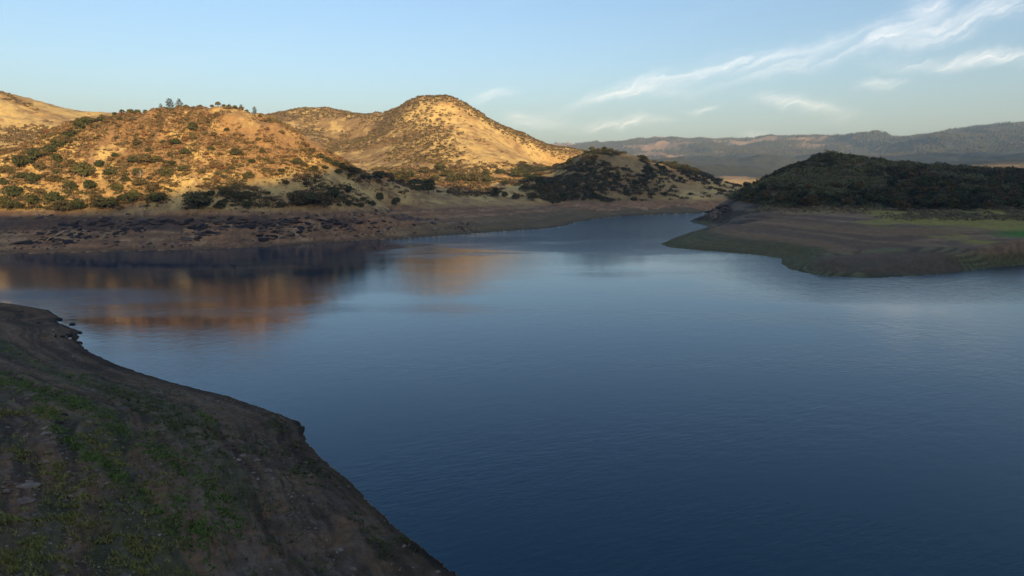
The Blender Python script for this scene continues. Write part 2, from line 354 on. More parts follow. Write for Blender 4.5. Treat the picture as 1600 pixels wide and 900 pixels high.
def grid_z(x, y):
    """ground height at a place"""
    x = np.asarray(x, float); y = np.asarray(y, float)
    fi = np.interp(np.log(y), LL, np.arange(len(LL))); fj = (x / y - UU[0]) / (UU[1] - UU[0])
    i = np.clip(fi.astype(int), 0, len(LL) - 2); j = np.clip(fj.astype(int), 0, NU - 2); a = fi - i; b = np.clip(fj - j, 0, 1)
    return (Zt[i, j] * (1 - a) * (1 - b) + Zt[i + 1, j] * a * (1 - b) + Zt[i, j + 1] * (1 - a) * b + Zt[i + 1, j + 1] * a * b)
def grid_at(A, x, y):
    i = np.clip(np.searchsorted(LL, np.log(y)), 0, len(LL) - 1); j = np.clip(((np.asarray(x) / y - UU[0]) / (UU[1] - UU[0]) + .5).astype(int), 0, NU - 1)
    return A[i, j]
def hit(px, py, ymin=30):
    """the place on the ground that a photo pixel shows"""
    u, r = ray(px, py); j = min(max(int(round((u - UU[0]) / (UU[1] - UU[0]))), 0), NU - 1)
    zr = CAM_H - r * np.exp(LL); k = np.nonzero((zr < Zt[:, j]) & (np.exp(LL) > ymin))[0]
    if len(k) == 0: return None
    i = max(k[0], 1); a0 = zr[i - 1] - Zt[i - 1, j]; a1 = zr[i] - Zt[i, j]; t = a0 / (a0 - a1 + 1e-9)
    Y = math.exp(LL[i - 1] + (LL[i] - LL[i - 1]) * min(max(t, 0), 1))
    return u * Y, Y, float(grid_z(u * Y, Y))
# what of the ground the drone sees (used to leave out plants nobody would see)
ang = (Zt - CAM_H) / Yg
hor = np.maximum.accumulate(ang, axis=0); hor = np.vstack([np.full((1, NU), -9), hor[:-1]])
def visible(x, y, h):
    z = grid_z(x, y); return (z + h - CAM_H) / y > grid_at(hor, x, y)

# ------------------------------------------------------------------ ground colours (own tones of soil, grass and rock, plus shade painted on the right mountain)
def mixc(c, col, m): return c + (np.array(col) - c) * m[..., None]
n1 = fbm(Xg / 30, Yg / 30, 5, 101); n2 = fbm(Xg / 7, Yg / 7, 4, 111); n3 = fbm(Xg / 2.2, Yg / 2.2, 3, 121); nb = fbm(Xg / 90, Yg / 90, 4, 131)
alb = np.zeros(U.shape + (3,)); alb[:] = (.54, .385, .152)                               # dry grass
alb = mixc(alb, (.42, .275, .11), sstep(.42, .62, n1)); alb = mixc(alb, (.25, .155, .08), sstep(.52, .68, n2) * .75)
alb = mixc(alb, (.16, .10, .055), sstep(.60, .74, n3) * .6 * (Yg < 520))
m = (R == 1) * sstep(26, 42, Zt) * sstep(.40, .58, .5 * n1 + .5 * n2 + .10 * rocky)
alb = mixc(alb, (.25, .15, .075), m * .85)
alb = mixc(alb, (.33, .19, .075), (rocky * sstep(.5, .62, n3)) * .8)
m = (R == 3) * sstep(.30, .52, n2 * .6 + n1 * .4) * sstep(.02, -.06, U + .115 + (Yg - 900) * .0002)
alb = mixc(alb, (.19, .125, .06), m * .75)
m = (R == 4) * sstep(.10, .02, U - .16); alb = mixc(alb, (.12, .085, .05), m * .6)
alb = mixc(alb, (.10, .075, .045), (R == 5) * .85)
# forest and clearings on the mountains; extra forest tone on the right one paints its shade
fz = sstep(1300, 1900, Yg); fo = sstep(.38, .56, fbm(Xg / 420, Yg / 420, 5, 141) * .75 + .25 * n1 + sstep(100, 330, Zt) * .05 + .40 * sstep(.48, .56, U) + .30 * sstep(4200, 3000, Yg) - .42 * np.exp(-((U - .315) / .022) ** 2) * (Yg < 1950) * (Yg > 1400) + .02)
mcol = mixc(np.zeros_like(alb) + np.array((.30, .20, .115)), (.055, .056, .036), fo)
mcol = mixc(mcol, (.030, .037, .030), sstep(.47, .54, U) * sstep(5600, 5000, Yg) * sstep(.35, .6, fo))  # right mountain darkened further: its shade is put into the colour
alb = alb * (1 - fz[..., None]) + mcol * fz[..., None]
# drawdown zone
zone = (Yg < 720) & land
dd = zone * sstep(pool + 1.5, pool - 1.2, Zt + (n2 - .5) * 3.5 + (n1 - .5) * 3)
soil = np.zeros_like(alb); soil[:] = (.34, .188, .098)
soil = mixc(soil, (.25, .145, .084), sstep(.4, .6, n1)); soil = mixc(soil, (.41, .27, .145), sstep(.52, .68, n2) * .8); soil = mixc(soil, (.14, .092, .056), sstep(.58, .70, n3) * .7)
band = .5 + .5 * np.sin(2 * math.pi * (Zt + 1.2 * (n1 - .5)) / 2.6)
soil = mixc(soil, (.12, .082, .052), sstep(.55, .95, band) * .55 * bankrough)
darkb = sstep(.46, .60, fbm(Xg / 38, Zt / 3.2, 3, 151) * .65 + .35 * n2 + .10 * np.exp(-((Zt - 9.5) / 4.0) ** 2)) * (R == 1) * sstep(2.5, 5, Zt) * sstep(15.5, 12.5, Zt)
soil = mixc(soil, (.045, .038, .038), darkb * .7)
gm = (R == 8) * sstep(8, 3.5, Zt) * sstep(-.22, -.10, U)
soil = mixc(soil, (.12, .105, .058), gm * .7)
# flats on the right
fl = (R == 6) | ((R == 5) & (Zt < pool))
fs = np.zeros_like(alb); fs[:] = (.25, .155, .082)
fs = mixc(fs, (.31, .21, .125), sstep(.45, .62, fbm(Xg / 60, Zt / 1.0, 4, 161)) * .75); fs = mixc(fs, (.14, .088, .062), sstep(.50, .62, fbm(Xg / 80, Zt / .6, 4, 165)) * .7)
fs = mixc(fs, (.105, .098, .040), sstep(4.6, 3.2, Zt + (n1 - .5) * 1.6) * .8)
bnd = .5 + .5 * np.sin(2 * math.pi * zz / .62)
fs = mixc(fs, (.15, .155, .068), sstep(.55, .95, bnd) * sstep(6.0, 3.0, Zt) * .4); fs = mixc(fs, (.06, .055, .035), sstep(.45, .05, bnd) * sstep(5, 2.5, Zt) * .3)
ring = .5 + .5 * np.sin(2 * math.pi * disc * 13)
rim = sstep(.70, .80, disc) * sstep(1.32, 1.12, disc)
fs = mixc(fs, (.13, .092, .068), sstep(.86, .70, disc) * .7); fs = mixc(fs, (.175, .18, .08), rim * sstep(.45, .9, ring) * .8); fs = mixc(fs, (.055, .055, .035), rim * sstep(.5, .1, ring) * .6)
yl = sstep(.5, .64, fbm(Xg / 55, Yg / 26, 4, 171) + .22 * np.exp(-((U - .70) / .16) ** 2 - ((L - math.log(350)) / .10) ** 2))
fs = mixc(fs, (.32, .275, .065), yl * sstep(.36, .55, U) * sstep(math.log(292), math.log(318), L) * .85)
fs = mixc(fs, (.06, .19, .025), sstep(1.15, .6, np.hypot((U - .80) / .13, (L - math.log(338)) / .035)) * .9)
hl = (R == 5) * sstep(.40, .33, U); fs = mixc(fs, (.060, .046, .034), hl * sstep(.28, .42, fbm((Xg + Yg * .3) / 9, Zt / 5, 3, 191)) * .9); fs = mixc(fs, (.25, .18, .12), hl * sstep(.58, .68, fbm((Xg + Yg * .3) / 7, Zt / 4, 3, 195)) * .7)
soil = np.where(fl[..., None], fs, soil)
# near bank
ns = (R == 0); c0 = np.zeros_like(alb); c0[:] = (.165, .104, .058)
c0 = mixc(c0, (.21, .115, .060), sstep(.45, .65, n1)); c0 = mixc(c0, (.075, .054, .036), sstep(.5, .68, n2) * .8)
c0 = mixc(c0, (.14, .105, .082), sstep(.58, .74, n3) * .6)
bnn = .5 + .5 * np.sin(2 * math.pi * (zz + .15 * n2) / .85)
c0 = mixc(c0, (.055, .062, .030), sstep(.45, .95, bnn) * .75 * sstep(.4, .6, fbm(Xg / 18, Yg / 18, 3, 181)))
c0 = mixc(c0, (.20, .14, .095), sstep(.54, .68, LINE) * .6); c0 = mixc(c0, (.045, .033, .024), sstep(.46, .32, LINE) * .75); c0 = mixc(c0, (.06, .075, .026), sstep(.52, .64, LINE2) * .65 * sstep(1.0, 2.5, Zt))
bn2 = .5 + .5 * np.sin(2 * math.pi * (zz + .10 * n2) / .31); c0 = mixc(c0, (.15, .11, .083), sstep(.7, 1.0, bn2) * .5 * sstep(.45, .6, fbm(Xg / 11, Yg / 11, 3, 185))); c0 = mixc(c0, (.05, .038, .032), sstep(.3, .0, bn2) * .45)
soil = np.where(ns[..., None], c0, soil)
alb = alb * (1 - dd[..., None]) + soil * dd[..., None]
wet = zone * np.exp(-np.maximum(Zt, 0) / np.where(Yg < 190, .5, .3)); alb *= (1 - np.where(R == 6, .25, .72) * wet)[..., None]         # wet mud at the water's edge
alb *= (.86 + .28 * n3)[..., None]

# ------------------------------------------------------------------ materials
def mat_new(name):
    m = bpy.data.materials.new(name); m.use_nodes = True
    g = NT(m.node_tree); b = m.node_tree.nodes['Principled BSDF']; return m, g, b
def mat_ground():
    m, g, b = mat_new('ground')
    at = g.node('ShaderNodeAttribute', attribute_name='Col')
    geo = g.node('ShaderNodeNewGeometry'); P = geo.outputs['Position']
    a = g.noise(P, .9, 6, .65); c = g.noise(P, .16, 5, .6); d = g.noise(P, 5.0, 3, .6)
    f = g.m('ADD', g.m('ADD', g.remap(a, .25, .75, .70, 1.30), g.remap(c, .25, .75, -.14, .14)), g.remap(d, .2, .8, -.13, .13))
    col = g.mix(1.0, at.outputs['Color'], g.xyz(f, f, f), 'MULTIPLY')
    g.put(b.inputs['Base Color'], col); b.inputs['Roughness'].default_value = .95; b.inputs['Specular IOR Level'].default_value = .15
    bp = g.node('ShaderNodeBump'); bp.inputs['Strength'].default_value = .75; bp.inputs['Distance'].default_value = .55
    g.put(bp.inputs['Height'], g.m('ADD', a, g.m('MULTIPLY', d, .18))); g.l.new(bp.outputs[0], b.inputs['Normal'])
    return m
M_GROUND = mat_ground()

def mat_lake():
    m, g, b = mat_new('lake_water')
    geo = g.node('ShaderNodeNewGeometry'); P = geo.outputs['Position']
    sp = g.node('ShaderNodeSeparateXYZ'); g.put(sp.inputs[0], P); x, y, z = sp.outputs
    # ripples run across the breeze; slicks lie in long bands
    rx = g.m('ADD', g.m('MULTIPLY', x, .92), g.m('MULTIPLY', y, .38)); ry = g.m('ADD', g.m('MULTIPLY', x, -.38), g.m('MULTIPLY', y, .92))
    w1 = g.noise(g.xyz(g.m('MULTIPLY', rx, .38), g.m('MULTIPLY', ry, 1.0), 0.0), 1.15, 4, .6, .3)
    w2 = g.noise(g.xyz(g.m('MULTIPLY', rx, .8), g.m('MULTIPLY', ry, 1.0), 4.0), .33, 3, .5, .2)
    sl = g.noise(g.xyz(g.m('MULTIPLY', x, .006), g.m('MULTIPLY', y, .020), 2.0), 1.0, 3, .5, .8)
    calm = g.remap(sl, .42, .62)
    wn = g.noise(g.xyz(g.m('MULTIPLY', x, .012), g.m('MULTIPLY', y, .03), 9.0), 1.0, 3, .55, .5)      # a breeze roughens the mouth of the channel
    wind = g.m('MULTIPLY', g.remap(g.m('ADD', x, g.m('MULTIPLY', g.m('SUBTRACT', wn, .5), 260)), -75, 5), g.remap(g.m('ADD', y, g.m('MULTIPLY', g.m('SUBTRACT', wn, .5), 160)), 315, 390))
    paw = g.m('EXPONENT', g.m('MULTIPLY', g.m('ADD', g.m('POWER', g.m('DIVIDE', g.m('ADD', x, 140.0), 42.0), 2.0), g.m('POWER', g.m('DIVIDE', g.m('SUBTRACT', g.m('ADD', y, g.m('MULTIPLY', g.m('SUBTRACT', wn, .5), 60)), 208.0), 11.0), 2.0)), -1.0))
    lee = g.m('MULTIPLY', g.remap(g.m('ADD', x, g.m('MULTIPLY', g.m('SUBTRACT', wn, .5), 80)), 60, 130), g.remap(y, 185, 235))
    wind = g.m('ADD', g.m('MAXIMUM', wind, g.m('MULTIPLY', lee, .25)), g.m('MULTIPLY', paw, .25))
    hgt = g.m('ADD', g.m('MULTIPLY', w1, .032), g.m('MULTIPLY', w2, .036))
    bp = g.node('ShaderNodeBump'); bp.inputs['Strength'].default_value = 1.0; g.put(bp.inputs['Distance'], g.m('ADD', g.remap(calm, 0, 1, 1.25, .28), g.m('MULTIPLY', wind, 18.0)))
    g.put(bp.inputs['Height'], hgt); g.l.new(bp.outputs[0], b.inputs['Normal'])
    b.inputs['Base Color'].default_value = (.0002, .032, .060, 1)
    g.put(b.inputs['Roughness'], g.remap(calm, 0, 1, .085, .04)); b.inputs['IOR'].default_value = 1.36; b.inputs['Specular Tint'].default_value = (.56, .88, 1.0, 1)
    return m
M_LAKE = mat_lake()

# ------------------------------------------------------------------ terrain meshes, one for each landform
def build_terrain():
    nL = len(LL); idx = np.arange(nL * NU).reshape(nL, NU)
    V = np.stack([Xg, Yg, Zt], -1).reshape(-1, 3)
    Q = np.stack([idx[:-1, :-1], idx[:-1, 1:], idx[1:, 1:], idx[1:, :-1]], -1).reshape(-1, 4)
    Rf = R[:-1, :-1].ravel()
    zc = Zt[:-1, :-1].ravel()
    keep = np.maximum.reduce([Zt.ravel()[Q[:, k]] for k in range(4)]) > -1.2
    for r, nm in enumerate(REG):
        q = Q[keep & (Rf == r)]
        if len(q) == 0: continue
        used, inv = np.unique(q, return_inverse=True)
        me = mesh_np(nm, V[used], inv.reshape(-1, 4), alb.reshape(-1, 3)[used], True, N3.reshape(-1, 3)[used])
        tag(link(nm, me, M_GROUND), kind='structure')
build_terrain()

# lake surface and lake bed
def sheet(name, x0, x1, y0, y1, z, mat, nx=2, ny=2):
    xs = np.linspace(x0, x1, nx); ys = np.linspace(y0, y1, ny); X, Y = np.meshgrid(xs, ys)
    V = np.stack([X, Y, np.full_like(X, z)], -1).reshape(-1, 3); i = np.arange(nx * ny).reshape(ny, nx)
    Q = np.stack([i[:-1, :-1], i[:-1, 1:], i[1:, 1:], i[1:, :-1]], -1).reshape(-1, 4)
    return link(name, mesh_np(name, V, Q, np.full((nx * ny, 3), (.09, .07, .05))), mat)
tag(sheet('lake', -900, 1000, -120, 700, 0.0, M_LAKE), kind='structure')
tag(sheet('ground', -9400, 9400, -3000, 8900, -6.0, M_GROUND), kind='structure')

# the ridge behind the drone whose shadow lies over the lake (it is out of view)
def build_back_ridge():
    tx, ty = -math.sin(SUN_AZ), math.cos(SUN_AZ)     # the way sunlight travels over the ground
    sx, sy = math.cos(SUN_AZ), math.sin(SUN_AZ)
    te = math.tan(SUN_EL); T0 = -420.0
    edge = []                                         # where the shadow's edge lies: (x, y, z)
    for (px, py) in [(20, 338), (150, 327), (300, 302), (450, 281), (560, 264)]:
        h = hit(px, py, 250); edge.append(h)
    for (px, py) in [(640, 286), (760, 300), (935, 239), (1080, 268)]:
        h = hit(px, py, 560); edge.append(h)
    pts = sorted(((x * sx + y * sy), z - ((-x * math.sin(SUN_AZ) + y * math.cos(SUN_AZ)) - T0) * -te) for x, y, z in edge)
    s_k = np.array([p[0] for p in pts]); h_k = np.array([p[1] for p in pts])
    print('shadow ridge', [(round(a), round(b)) for a, b in pts])
    s_k = np.concatenate([[-1500, s_k[0] - 500], s_k, [s_k[-1] + 130, s_k[-1] + 500, s_k[-1] + 1500]])
    h_k = np.concatenate([[20, h_k[0] - 12], h_k, [h_k[-1] + 12, h_k[-1] + 30, h_k[-1] + 25]])
    ss = np.linspace(-1500, 1900, 240); tt = np.linspace(-1300, -60, 70)
    Sg, Tg = np.meshgrid(ss, tt); crest = np.interp(Sg, s_k, h_k)
    prof = np.where(Tg < T0, 1 - sstep(0, 880, T0 - Tg), 1 - sstep(0, 360, Tg - T0))
    Zr = crest * prof + (fbm(Sg / 60, Tg / 60, 4, 201) - .5) * 9 * prof * sstep(0, 60, np.abs(Tg - T0)) + (fbm(Sg / 12, Sg / 12, 3, 205) - .5) * 3.0
    X = Sg * sx + Tg * tx; Y = Sg * sy + Tg * ty
    V = np.stack([X, Y, Zr], -1).reshape(-1, 3); i = np.arange(V.shape[0]).reshape(Sg.shape)
    Q = np.stack([i[:-1, :-1], i[:-1, 1:], i[1:, 1:], i[1:, :-1]], -1).reshape(-1, 4)
    Q = Q[V[Q].reshape(len(Q), 4, 3)[:, :, 1].max(1) < 20]
    me = mesh_np('back_hill', V, Q, np.full((len(V), 3), (.3, .21, .1)))
    tag(link('back_hill', me, M_GROUND), kind='structure')
build_back_ridge()
#@@OBJECTS
def project(x, y, z):
    """photo pixel at which a place is seen (for reading the plan of the photo)"""
    zc = y * math.cos(PITCH) + (CAM_H - z) * math.sin(PITCH); yc = (CAM_H - z) * math.cos(PITCH) - y * math.sin(PITCH)
    return 800 + FPX * x / zc, 450 + FPX * yc / zc

# ------------------------------------------------------------------ materials of plants and stones
def mat_leaf(name, c1, c2, c3=None, rough=.75):
    m, g, b = mat_new(name)
    oi = g.node('ShaderNodeObjectInfo'); at = g.node('ShaderNodeAttribute', attribute_name='Col')
    col = g.mix(oi.outputs['Random'], (*c1, 1), (*c2, 1))
    if c3: col = g.mix(g.remap(g.m('FRACT', g.m('MULTIPLY', oi.outputs['Random'], 7.31)), .6, .95), col, (*c3, 1))
    g.put(b.inputs['Base Color'], g.mix(1.0, col, at.outputs['Color'], 'MULTIPLY'))
    b.inputs['Roughness'].default_value = rough; b.inputs['Specular IOR Level'].default_value = .2
    return m
def mat_vc(name, rough=.9, nscale=2.0, amt=.35, bump=.0):
    """colour from the mesh with fine speckle"""
    m, g, b = mat_new(name)
    at = g.node('ShaderNodeAttribute', attribute_name='Col'); geo = g.node('ShaderNodeNewGeometry')
    n = g.noise(geo.outputs['Position'], nscale, 4, .6); f = g.remap(n, .25, .75, 1 - amt, 1 + amt)
    g.put(b.inputs['Base Color'], g.mix(1.0, at.outputs['Color'], g.xyz(f, f, f), 'MULTIPLY'))
    b.inputs['Roughness'].default_value = rough; b.inputs['Specular IOR Level'].default_value = .2
    if bump:
        bp = g.node('ShaderNodeBump'); bp.inputs['Distance'].default_value = bump; g.put(bp.inputs['Height'], n); g.l.new(bp.outputs[0], b.inputs['Normal'])
    return m
M_OAK = mat_leaf('oak_leaves', (.045, .056, .020), (.085, .082, .030), (.105, .08, .035))
M_BRUSHLEAF = mat_leaf('brush_leaves', (.15, .095, .045), (.095, .085, .032), (.17, .085, .045))
M_CHAP = mat_leaf('chaparral_leaves', (.036, .040, .012), (.080, .080, .026), (.115, .070, .024))
M_PINE = mat_leaf('pine_needles', (.04, .055, .03), (.055, .065, .035))
M_BARK = mat_vc('bark', .95, 6.0, .3)
M_STUFF = mat_vc('brush_mass', .85, .7, .25)
M_ROCK = mat_vc('rock', .9, 1.7, .35, .12)
M_GRASS = mat_vc('weeds', .8, 1.5, .25)

# ------------------------------------------------------------------ plant shapes
def rand_dirs(n, rg):
    d = rg.normal(size=(n, 3)); return d / np.linalg.norm(d, axis=1, keepdims=True)
def leaf_quads(P, Nn, size, rg, jit=.5):
    """one small four-sided leaf spray at each point, roughly facing its normal"""
    n = len(P); Nn = Nn + rg.normal(size=(n, 3)) * jit; Nn /= np.linalg.norm(Nn, axis=1, keepdims=True) + 1e-9
    a = np.cross(Nn, rand_dirs(n, rg)); a /= np.linalg.norm(a, axis=1, keepdims=True) + 1e-9; b = np.cross(Nn, a)
    s = (size * rg.uniform(.6, 1.3, n))[:, None]; q = rg.uniform(.55, 1.0, n)[:, None]
    V = np.stack([P - a * s, P - b * s * q, P + a * s, P + b * s * q], 1).reshape(-1, 3)
    return V, np.arange(4 * n).reshape(-1, 4)
def crown(rg, rx, rz, zc, lobes, leaves, size, lobe_r=.42, spread=.66, low=False):
    """an uneven crown: leaf sprays on many overlapping clumps"""
    d = rand_dirs(lobes, rg); d[:, 2] = np.where(d[:, 2] < (-.75 if low else -.35), -d[:, 2], d[:, 2])
    rr = rg.uniform(.55, 1.0, lobes)[:, None] ** .5 * spread
    cen = d * rr * np.array([rx, rx, rz]); lr = rx * lobe_r * rg.uniform(.55, 1.15, lobes)
    k = rg.integers(0, lobes, leaves); n = rand_dirs(leaves, rg); n[:, 2] = np.where(n[:, 2] < -.3, n[:, 2] * -.6, n[:, 2])
    P = cen[k] + n * (lr[k] * rg.uniform(.8, 1.08, leaves))[:, None] * np.array([1, 1, min(1, rz / rx * 1.15)])
    V, F = leaf_quads(P, n, size, rg)
    tone = rg.uniform(.68, 1.30, lobes)[k] * rg.uniform(.75, 1.25, leaves)
    hue = rg.normal(0, .06, lobes)[k]
    c = np.stack([tone * (1 + hue), tone, tone * (1 - hue)], 1)
    V[:, 2] += zc
    return V, F, np.repeat(c, 4, 0)
def tube(pts, r0, r1, sides=6):
    pts = np.array(pts, float); n = len(pts); V = []
    for i in range(n):
        t = pts[min(i + 1, n - 1)] - pts[max(i - 1, 0)]; t /= np.linalg.norm(t) + 1e-9
        a = np.cross(t, (.3, .9, .2)); a /= np.linalg.norm(a) + 1e-9; b = np.cross(t, a); r = r0 + (r1 - r0) * i / (n - 1)
        for k in range(sides):
            q = 2 * math.pi * k / sides; V.append(pts[i] + (a * math.cos(q) + b * math.sin(q)) * r)
    F = [(i * sides + k, i * sides + (k + 1) % sides, (i + 1) * sides + (k + 1) % sides, (i + 1) * sides + k) for i in range(n - 1) for k in range(sides)]
    return np.array(V), np.array(F)
def join(parts):
    V, F, Cc, o = [], [], [], 0
    for v, f, c in parts:
        V.append(v); F.append(np.asarray(f) + o); Cc.append(np.broadcast_to(c, (len(v), 3))); o += len(v)
    return np.vstack(V), np.vstack(F), np.vstack(Cc)
def limbs(rg, h, r, spread, n, col, reach=.9):
    parts = []; lean = rg.normal(0, .08 * h, 2)
    v, f = tube([(0, 0, -.5), (lean[0] * .3, lean[1] * .3, h * .3), (lean[0], lean[1], h * .62)], r, r * .6); parts.append((v, f, col))
    for k in range(n):
        a = 2 * math.pi * (k + rg.uniform(-.3, .3)) / n; q = spread * rg.uniform(.6, 1)
        p0 = np.array((lean[0], lean[1], h * rg.uniform(.38, .6))); p2 = np.array((math.cos(a) * q, math.sin(a) * q, h * rg.uniform(.75, 1.0) * reach))
        pm = (p0 + p2) / 2 + np.array((0, 0, h * .08)); v, f = tube([p0, pm, p2], r * .5, r * .12, 5); parts.append((v, f, col))
    return join(parts)

rg = np.random.default_rng(5)
OAK_CROWN, OAK_TRUNK = [], []
for k in range(7):                                  # crowns about 7 m wide, 5 to 6 m tall
    q = rg.uniform(2.3, 3.0); V, F, c = crown(rg, 3.5, q, q * .86, int(rg.integers(18, 30)), 1500, .27, low=True)
    me = mesh_np('oak_crown', V, F, c, False); me.materials.append(M_OAK); OAK_CROWN.append(me)
    V, F, c = limbs(rg, 3.2, .26, 1.9, 5, (.16, .13, .10)); me = mesh_np('oak_trunk', V, F, c); me.materials.append(M_BARK); OAK_TRUNK.append(me)
SHRUB = []
for k in range(7):                                  # low rounded bushes about 2 m wide
    V, F, c = crown(rg, 1.0, rg.uniform(.55, .8), .45, int(rg.integers(8, 13)), 260, .15, .46)
    me = mesh_np('shrub', V, F, c, False); me.materials.append(M_BRUSHLEAF); SHRUB.append(me)
CHAP = []
for k in range(8):
    V, F, c = crown(rg, 2.6, rg.uniform(1.7, 2.5), 2.0, int(rg.integers(12, 20)), 620, .30, .55, .5)
    me = mesh_np('brush_tree', V, F, c, False); me.materials.append(M_CHAP); CHAP.append(me)

def ordinal(n): return '%d%s' % (n, 'th' if 10 <= n % 100 <= 20 else {1: 'st', 2: 'nd', 3: 'rd'}.get(n % 10, 'th'))
def place_tree(x, y, s, name, label, cat, group, kinds=(0, 7), mat=None, zs=1.0):
    i = random.randrange(len(OAK_CROWN)); z = float(grid_z(x, y))
    t = bpy.data.objects.new(name, None); COL.objects.link(t); t.empty_display_size = .5
    t.location = (x, y, z - .1 * s); t.rotation_euler = (0, 0, random.uniform(0, 6.28)); t.scale = (s * random.uniform(.8, 1.3), s * random.uniform(.8, 1.2), s * zs * random.uniform(.75, 1.2))
    a = bpy.data.objects.new('crown', OAK_CROWN[i]); COL.objects.link(a); a.parent = t
    b = bpy.data.objects.new('trunk', OAK_TRUNK[i]); COL.objects.link(b); b.parent = t
    if mat is not None:
        a.material_slots[0].link = 'OBJECT'; a.material_slots[0].material = mat
    return tag(t, label, cat, group)

# ------------------------------------------------------------------ oaks that stand apart on the left hill: (column, foot row, width) as in the photo
G_LOW = ('dark oak on the lower left hill just above the bare bank', 'oaks above the bare bank of the left hill')
G_MID = ('olive oak partway up the sunlit face of the left hill', 'oaks on the sunlit face of the left hill')
G_GUL = ('olive brush tree in the gully on the left hill', 'brush trees in the left gully')
G_SHO = ('olive brush tree on the right shoulder of the rocky left hill', 'brush trees on the shoulder')
G_FOOT = ('bushy oak in the belt at the foot of the golden central hill', 'oaks at the foot of the central hill')
OAKS = [
  (G_LOW, [(98, 331, 40), (125, 327, 24), (168, 326, 40), (199, 317, 30), (248, 317, 30), (241, 300, 25), (220, 293, 25), (210, 310, 22), (343, 326, 20), (387, 327, 20),
           (22, 328, 30), (6, 325, 30), (19, 310, 38), (84, 318, 36), (109, 298, 28), (140, 297, 26), (118, 328, 22), (330, 308, 18), (545, 323, 14), (563, 324, 12), (581, 323, 14), (619, 322, 20),
           (568, 315, 12), (437, 325, 13), (530, 323, 9), (419, 304, 8), (446, 288, 14), (479, 291, 16), (372, 312, 22), (388, 311, 20), (52, 322, 24), (64, 308, 22), (182, 300, 20), (150, 316, 24)]),
  (G_MID, [(51, 286, 22), (84, 284, 22), (131, 280, 34), (171, 275, 24), (196, 284, 16), (227, 258, 30), (210, 256, 24), (245, 257, 18), (215, 229, 16), (255, 225, 14), (274, 227, 20), (302, 206, 20), (305, 218, 10),
           (355, 206, 10), (370, 244, 20), (261, 277, 20), (286, 270, 16), (317, 273, 14), (388, 279, 20), (363, 267, 13), (394, 256, 14), (269, 258, 16), (234, 283, 14), (216, 277, 20), (464, 258, 20), (425, 257, 12), (330, 236, 12),
           (156, 262, 20), (112, 262, 22), (290, 243, 16), (410, 240, 12), (440, 270, 12), (180, 246, 14), (232, 238, 12), (345, 225, 9)]),
  (G_GUL, [(10, 272, 26), (30, 264, 28), (44, 258, 24), (55, 251, 28), (68, 246, 24), (78, 240, 28), (90, 233, 24), (98, 227, 26), (106, 219, 24), (113, 212, 22), (124, 205, 22), (134, 197, 20), (145, 193, 16), (158, 190, 14), (172, 190, 12), (188, 188, 12), (35, 280, 24), (62, 268, 22), (88, 256, 20), (4, 290, 24)]),
  (G_SHO, [(488, 240, 16), (500, 248, 18), (512, 255, 18), (524, 261, 18), (536, 265, 18), (547, 269, 18), (558, 274, 17), (568, 279, 16), (508, 264, 14), (530, 272, 14), (548, 278, 13), (475, 262, 16), (490, 268, 14), (578, 283, 14)]),
  (G_FOOT, [(592, 283, 24), (608, 285, 22), (628, 288, 34), (649, 292, 28), (670, 302, 30), (655, 300, 22), (680, 284, 16), (707, 284, 20), (721, 283, 26), (735, 284, 20), (747, 284, 24), (764, 286, 20), (789, 291, 16), (775, 307, 22), (789, 308, 14), (806, 311, 16), (832, 313, 26), (836, 299, 20),
            (866, 312, 24), (881, 312, 20), (804, 278, 24), (781, 272, 18), (826, 288, 24), (845, 291, 22), (687, 270, 22), (664, 272, 20), (820, 300, 18), (855, 302, 20), (700, 276, 18), (640, 278, 22), (760, 276, 18), (870, 296, 18), (815, 270, 16)])]
for (lab, grp), pts in OAKS:
    pts = sorted(pts)
    for n_, (px, py, wpx) in enumerate(pts):
        h = hit(px, py, 250)
        s = wpx * h[1] / FPX / 7.4
        place_tree(h[0], h[1], s, 'oak_tree' if grp[0] == 'o' else 'brush_tree', lab + ', ' + ('leftmost' if n_ == 0 else 'rightmost' if n_ == len(pts) - 1 else ordinal(n_ + 1) + ' from left'), 'tree', grp, zs=.95)
CREST = [(205, 187, 13), (216, 185, 12), (228, 182, 9), (240, 179, 9), (292, 174, 8), (303, 173, 8), (313, 173, 10), (322, 173, 9), (332, 172, 8), (341, 173, 10), (350, 173, 7), (358, 174, 8), (368, 175, 8), (386, 178, 7), (407, 186, 7), (180, 187, 9), (192, 186, 10)]
for n_, (px, py, wpx) in enumerate(sorted(CREST)):
    u, r = ray(px, py); yy = float(np.interp(px, [150, 200, 240, 300, 350, 420], [470, 480, 486, 490, 490, 484])) - 2
    place_tree(u * yy, yy, wpx * yy / FPX / 7.0, 'oak_tree', 'small bushy oak on the skyline of the rocky left hill, ' + ('leftmost' if n_ == 0 else ordinal(n_ + 1) + ' from left'), 'tree', 'small oaks on the crest')
HERO = [((308, 327, 46), 'widest dark oak clump above the black rocks, near the middle of the left hill'),
        ((465, 322, 32), 'left oak of the big dark clump by the end of the bare bank'), ((487, 321, 38), 'middle and tallest oak of the big dark clump on the left hill'),
        ((506, 325, 32), 'right oak of the big dark clump, lowest on the slope'), ((521, 311, 20), 'small dark oak just right of the big dark clump'),
        ((547, 302, 18), 'narrow upright oak standing alone on pale grass above the bank'), ((594, 314, 20), 'round dark oak alone on the pale grassy toe of the left hill'),
        ((349, 307, 18), 'compact dark oak between the widest clump and its neighbour to the right')]
for (px, py, wpx), lab in HERO:
    h = hit(px, py, 250); place_tree(h[0], h[1], wpx * h[1] / FPX / 7.4, 'oak_tree', lab, 'tree', None, zs=1.05)

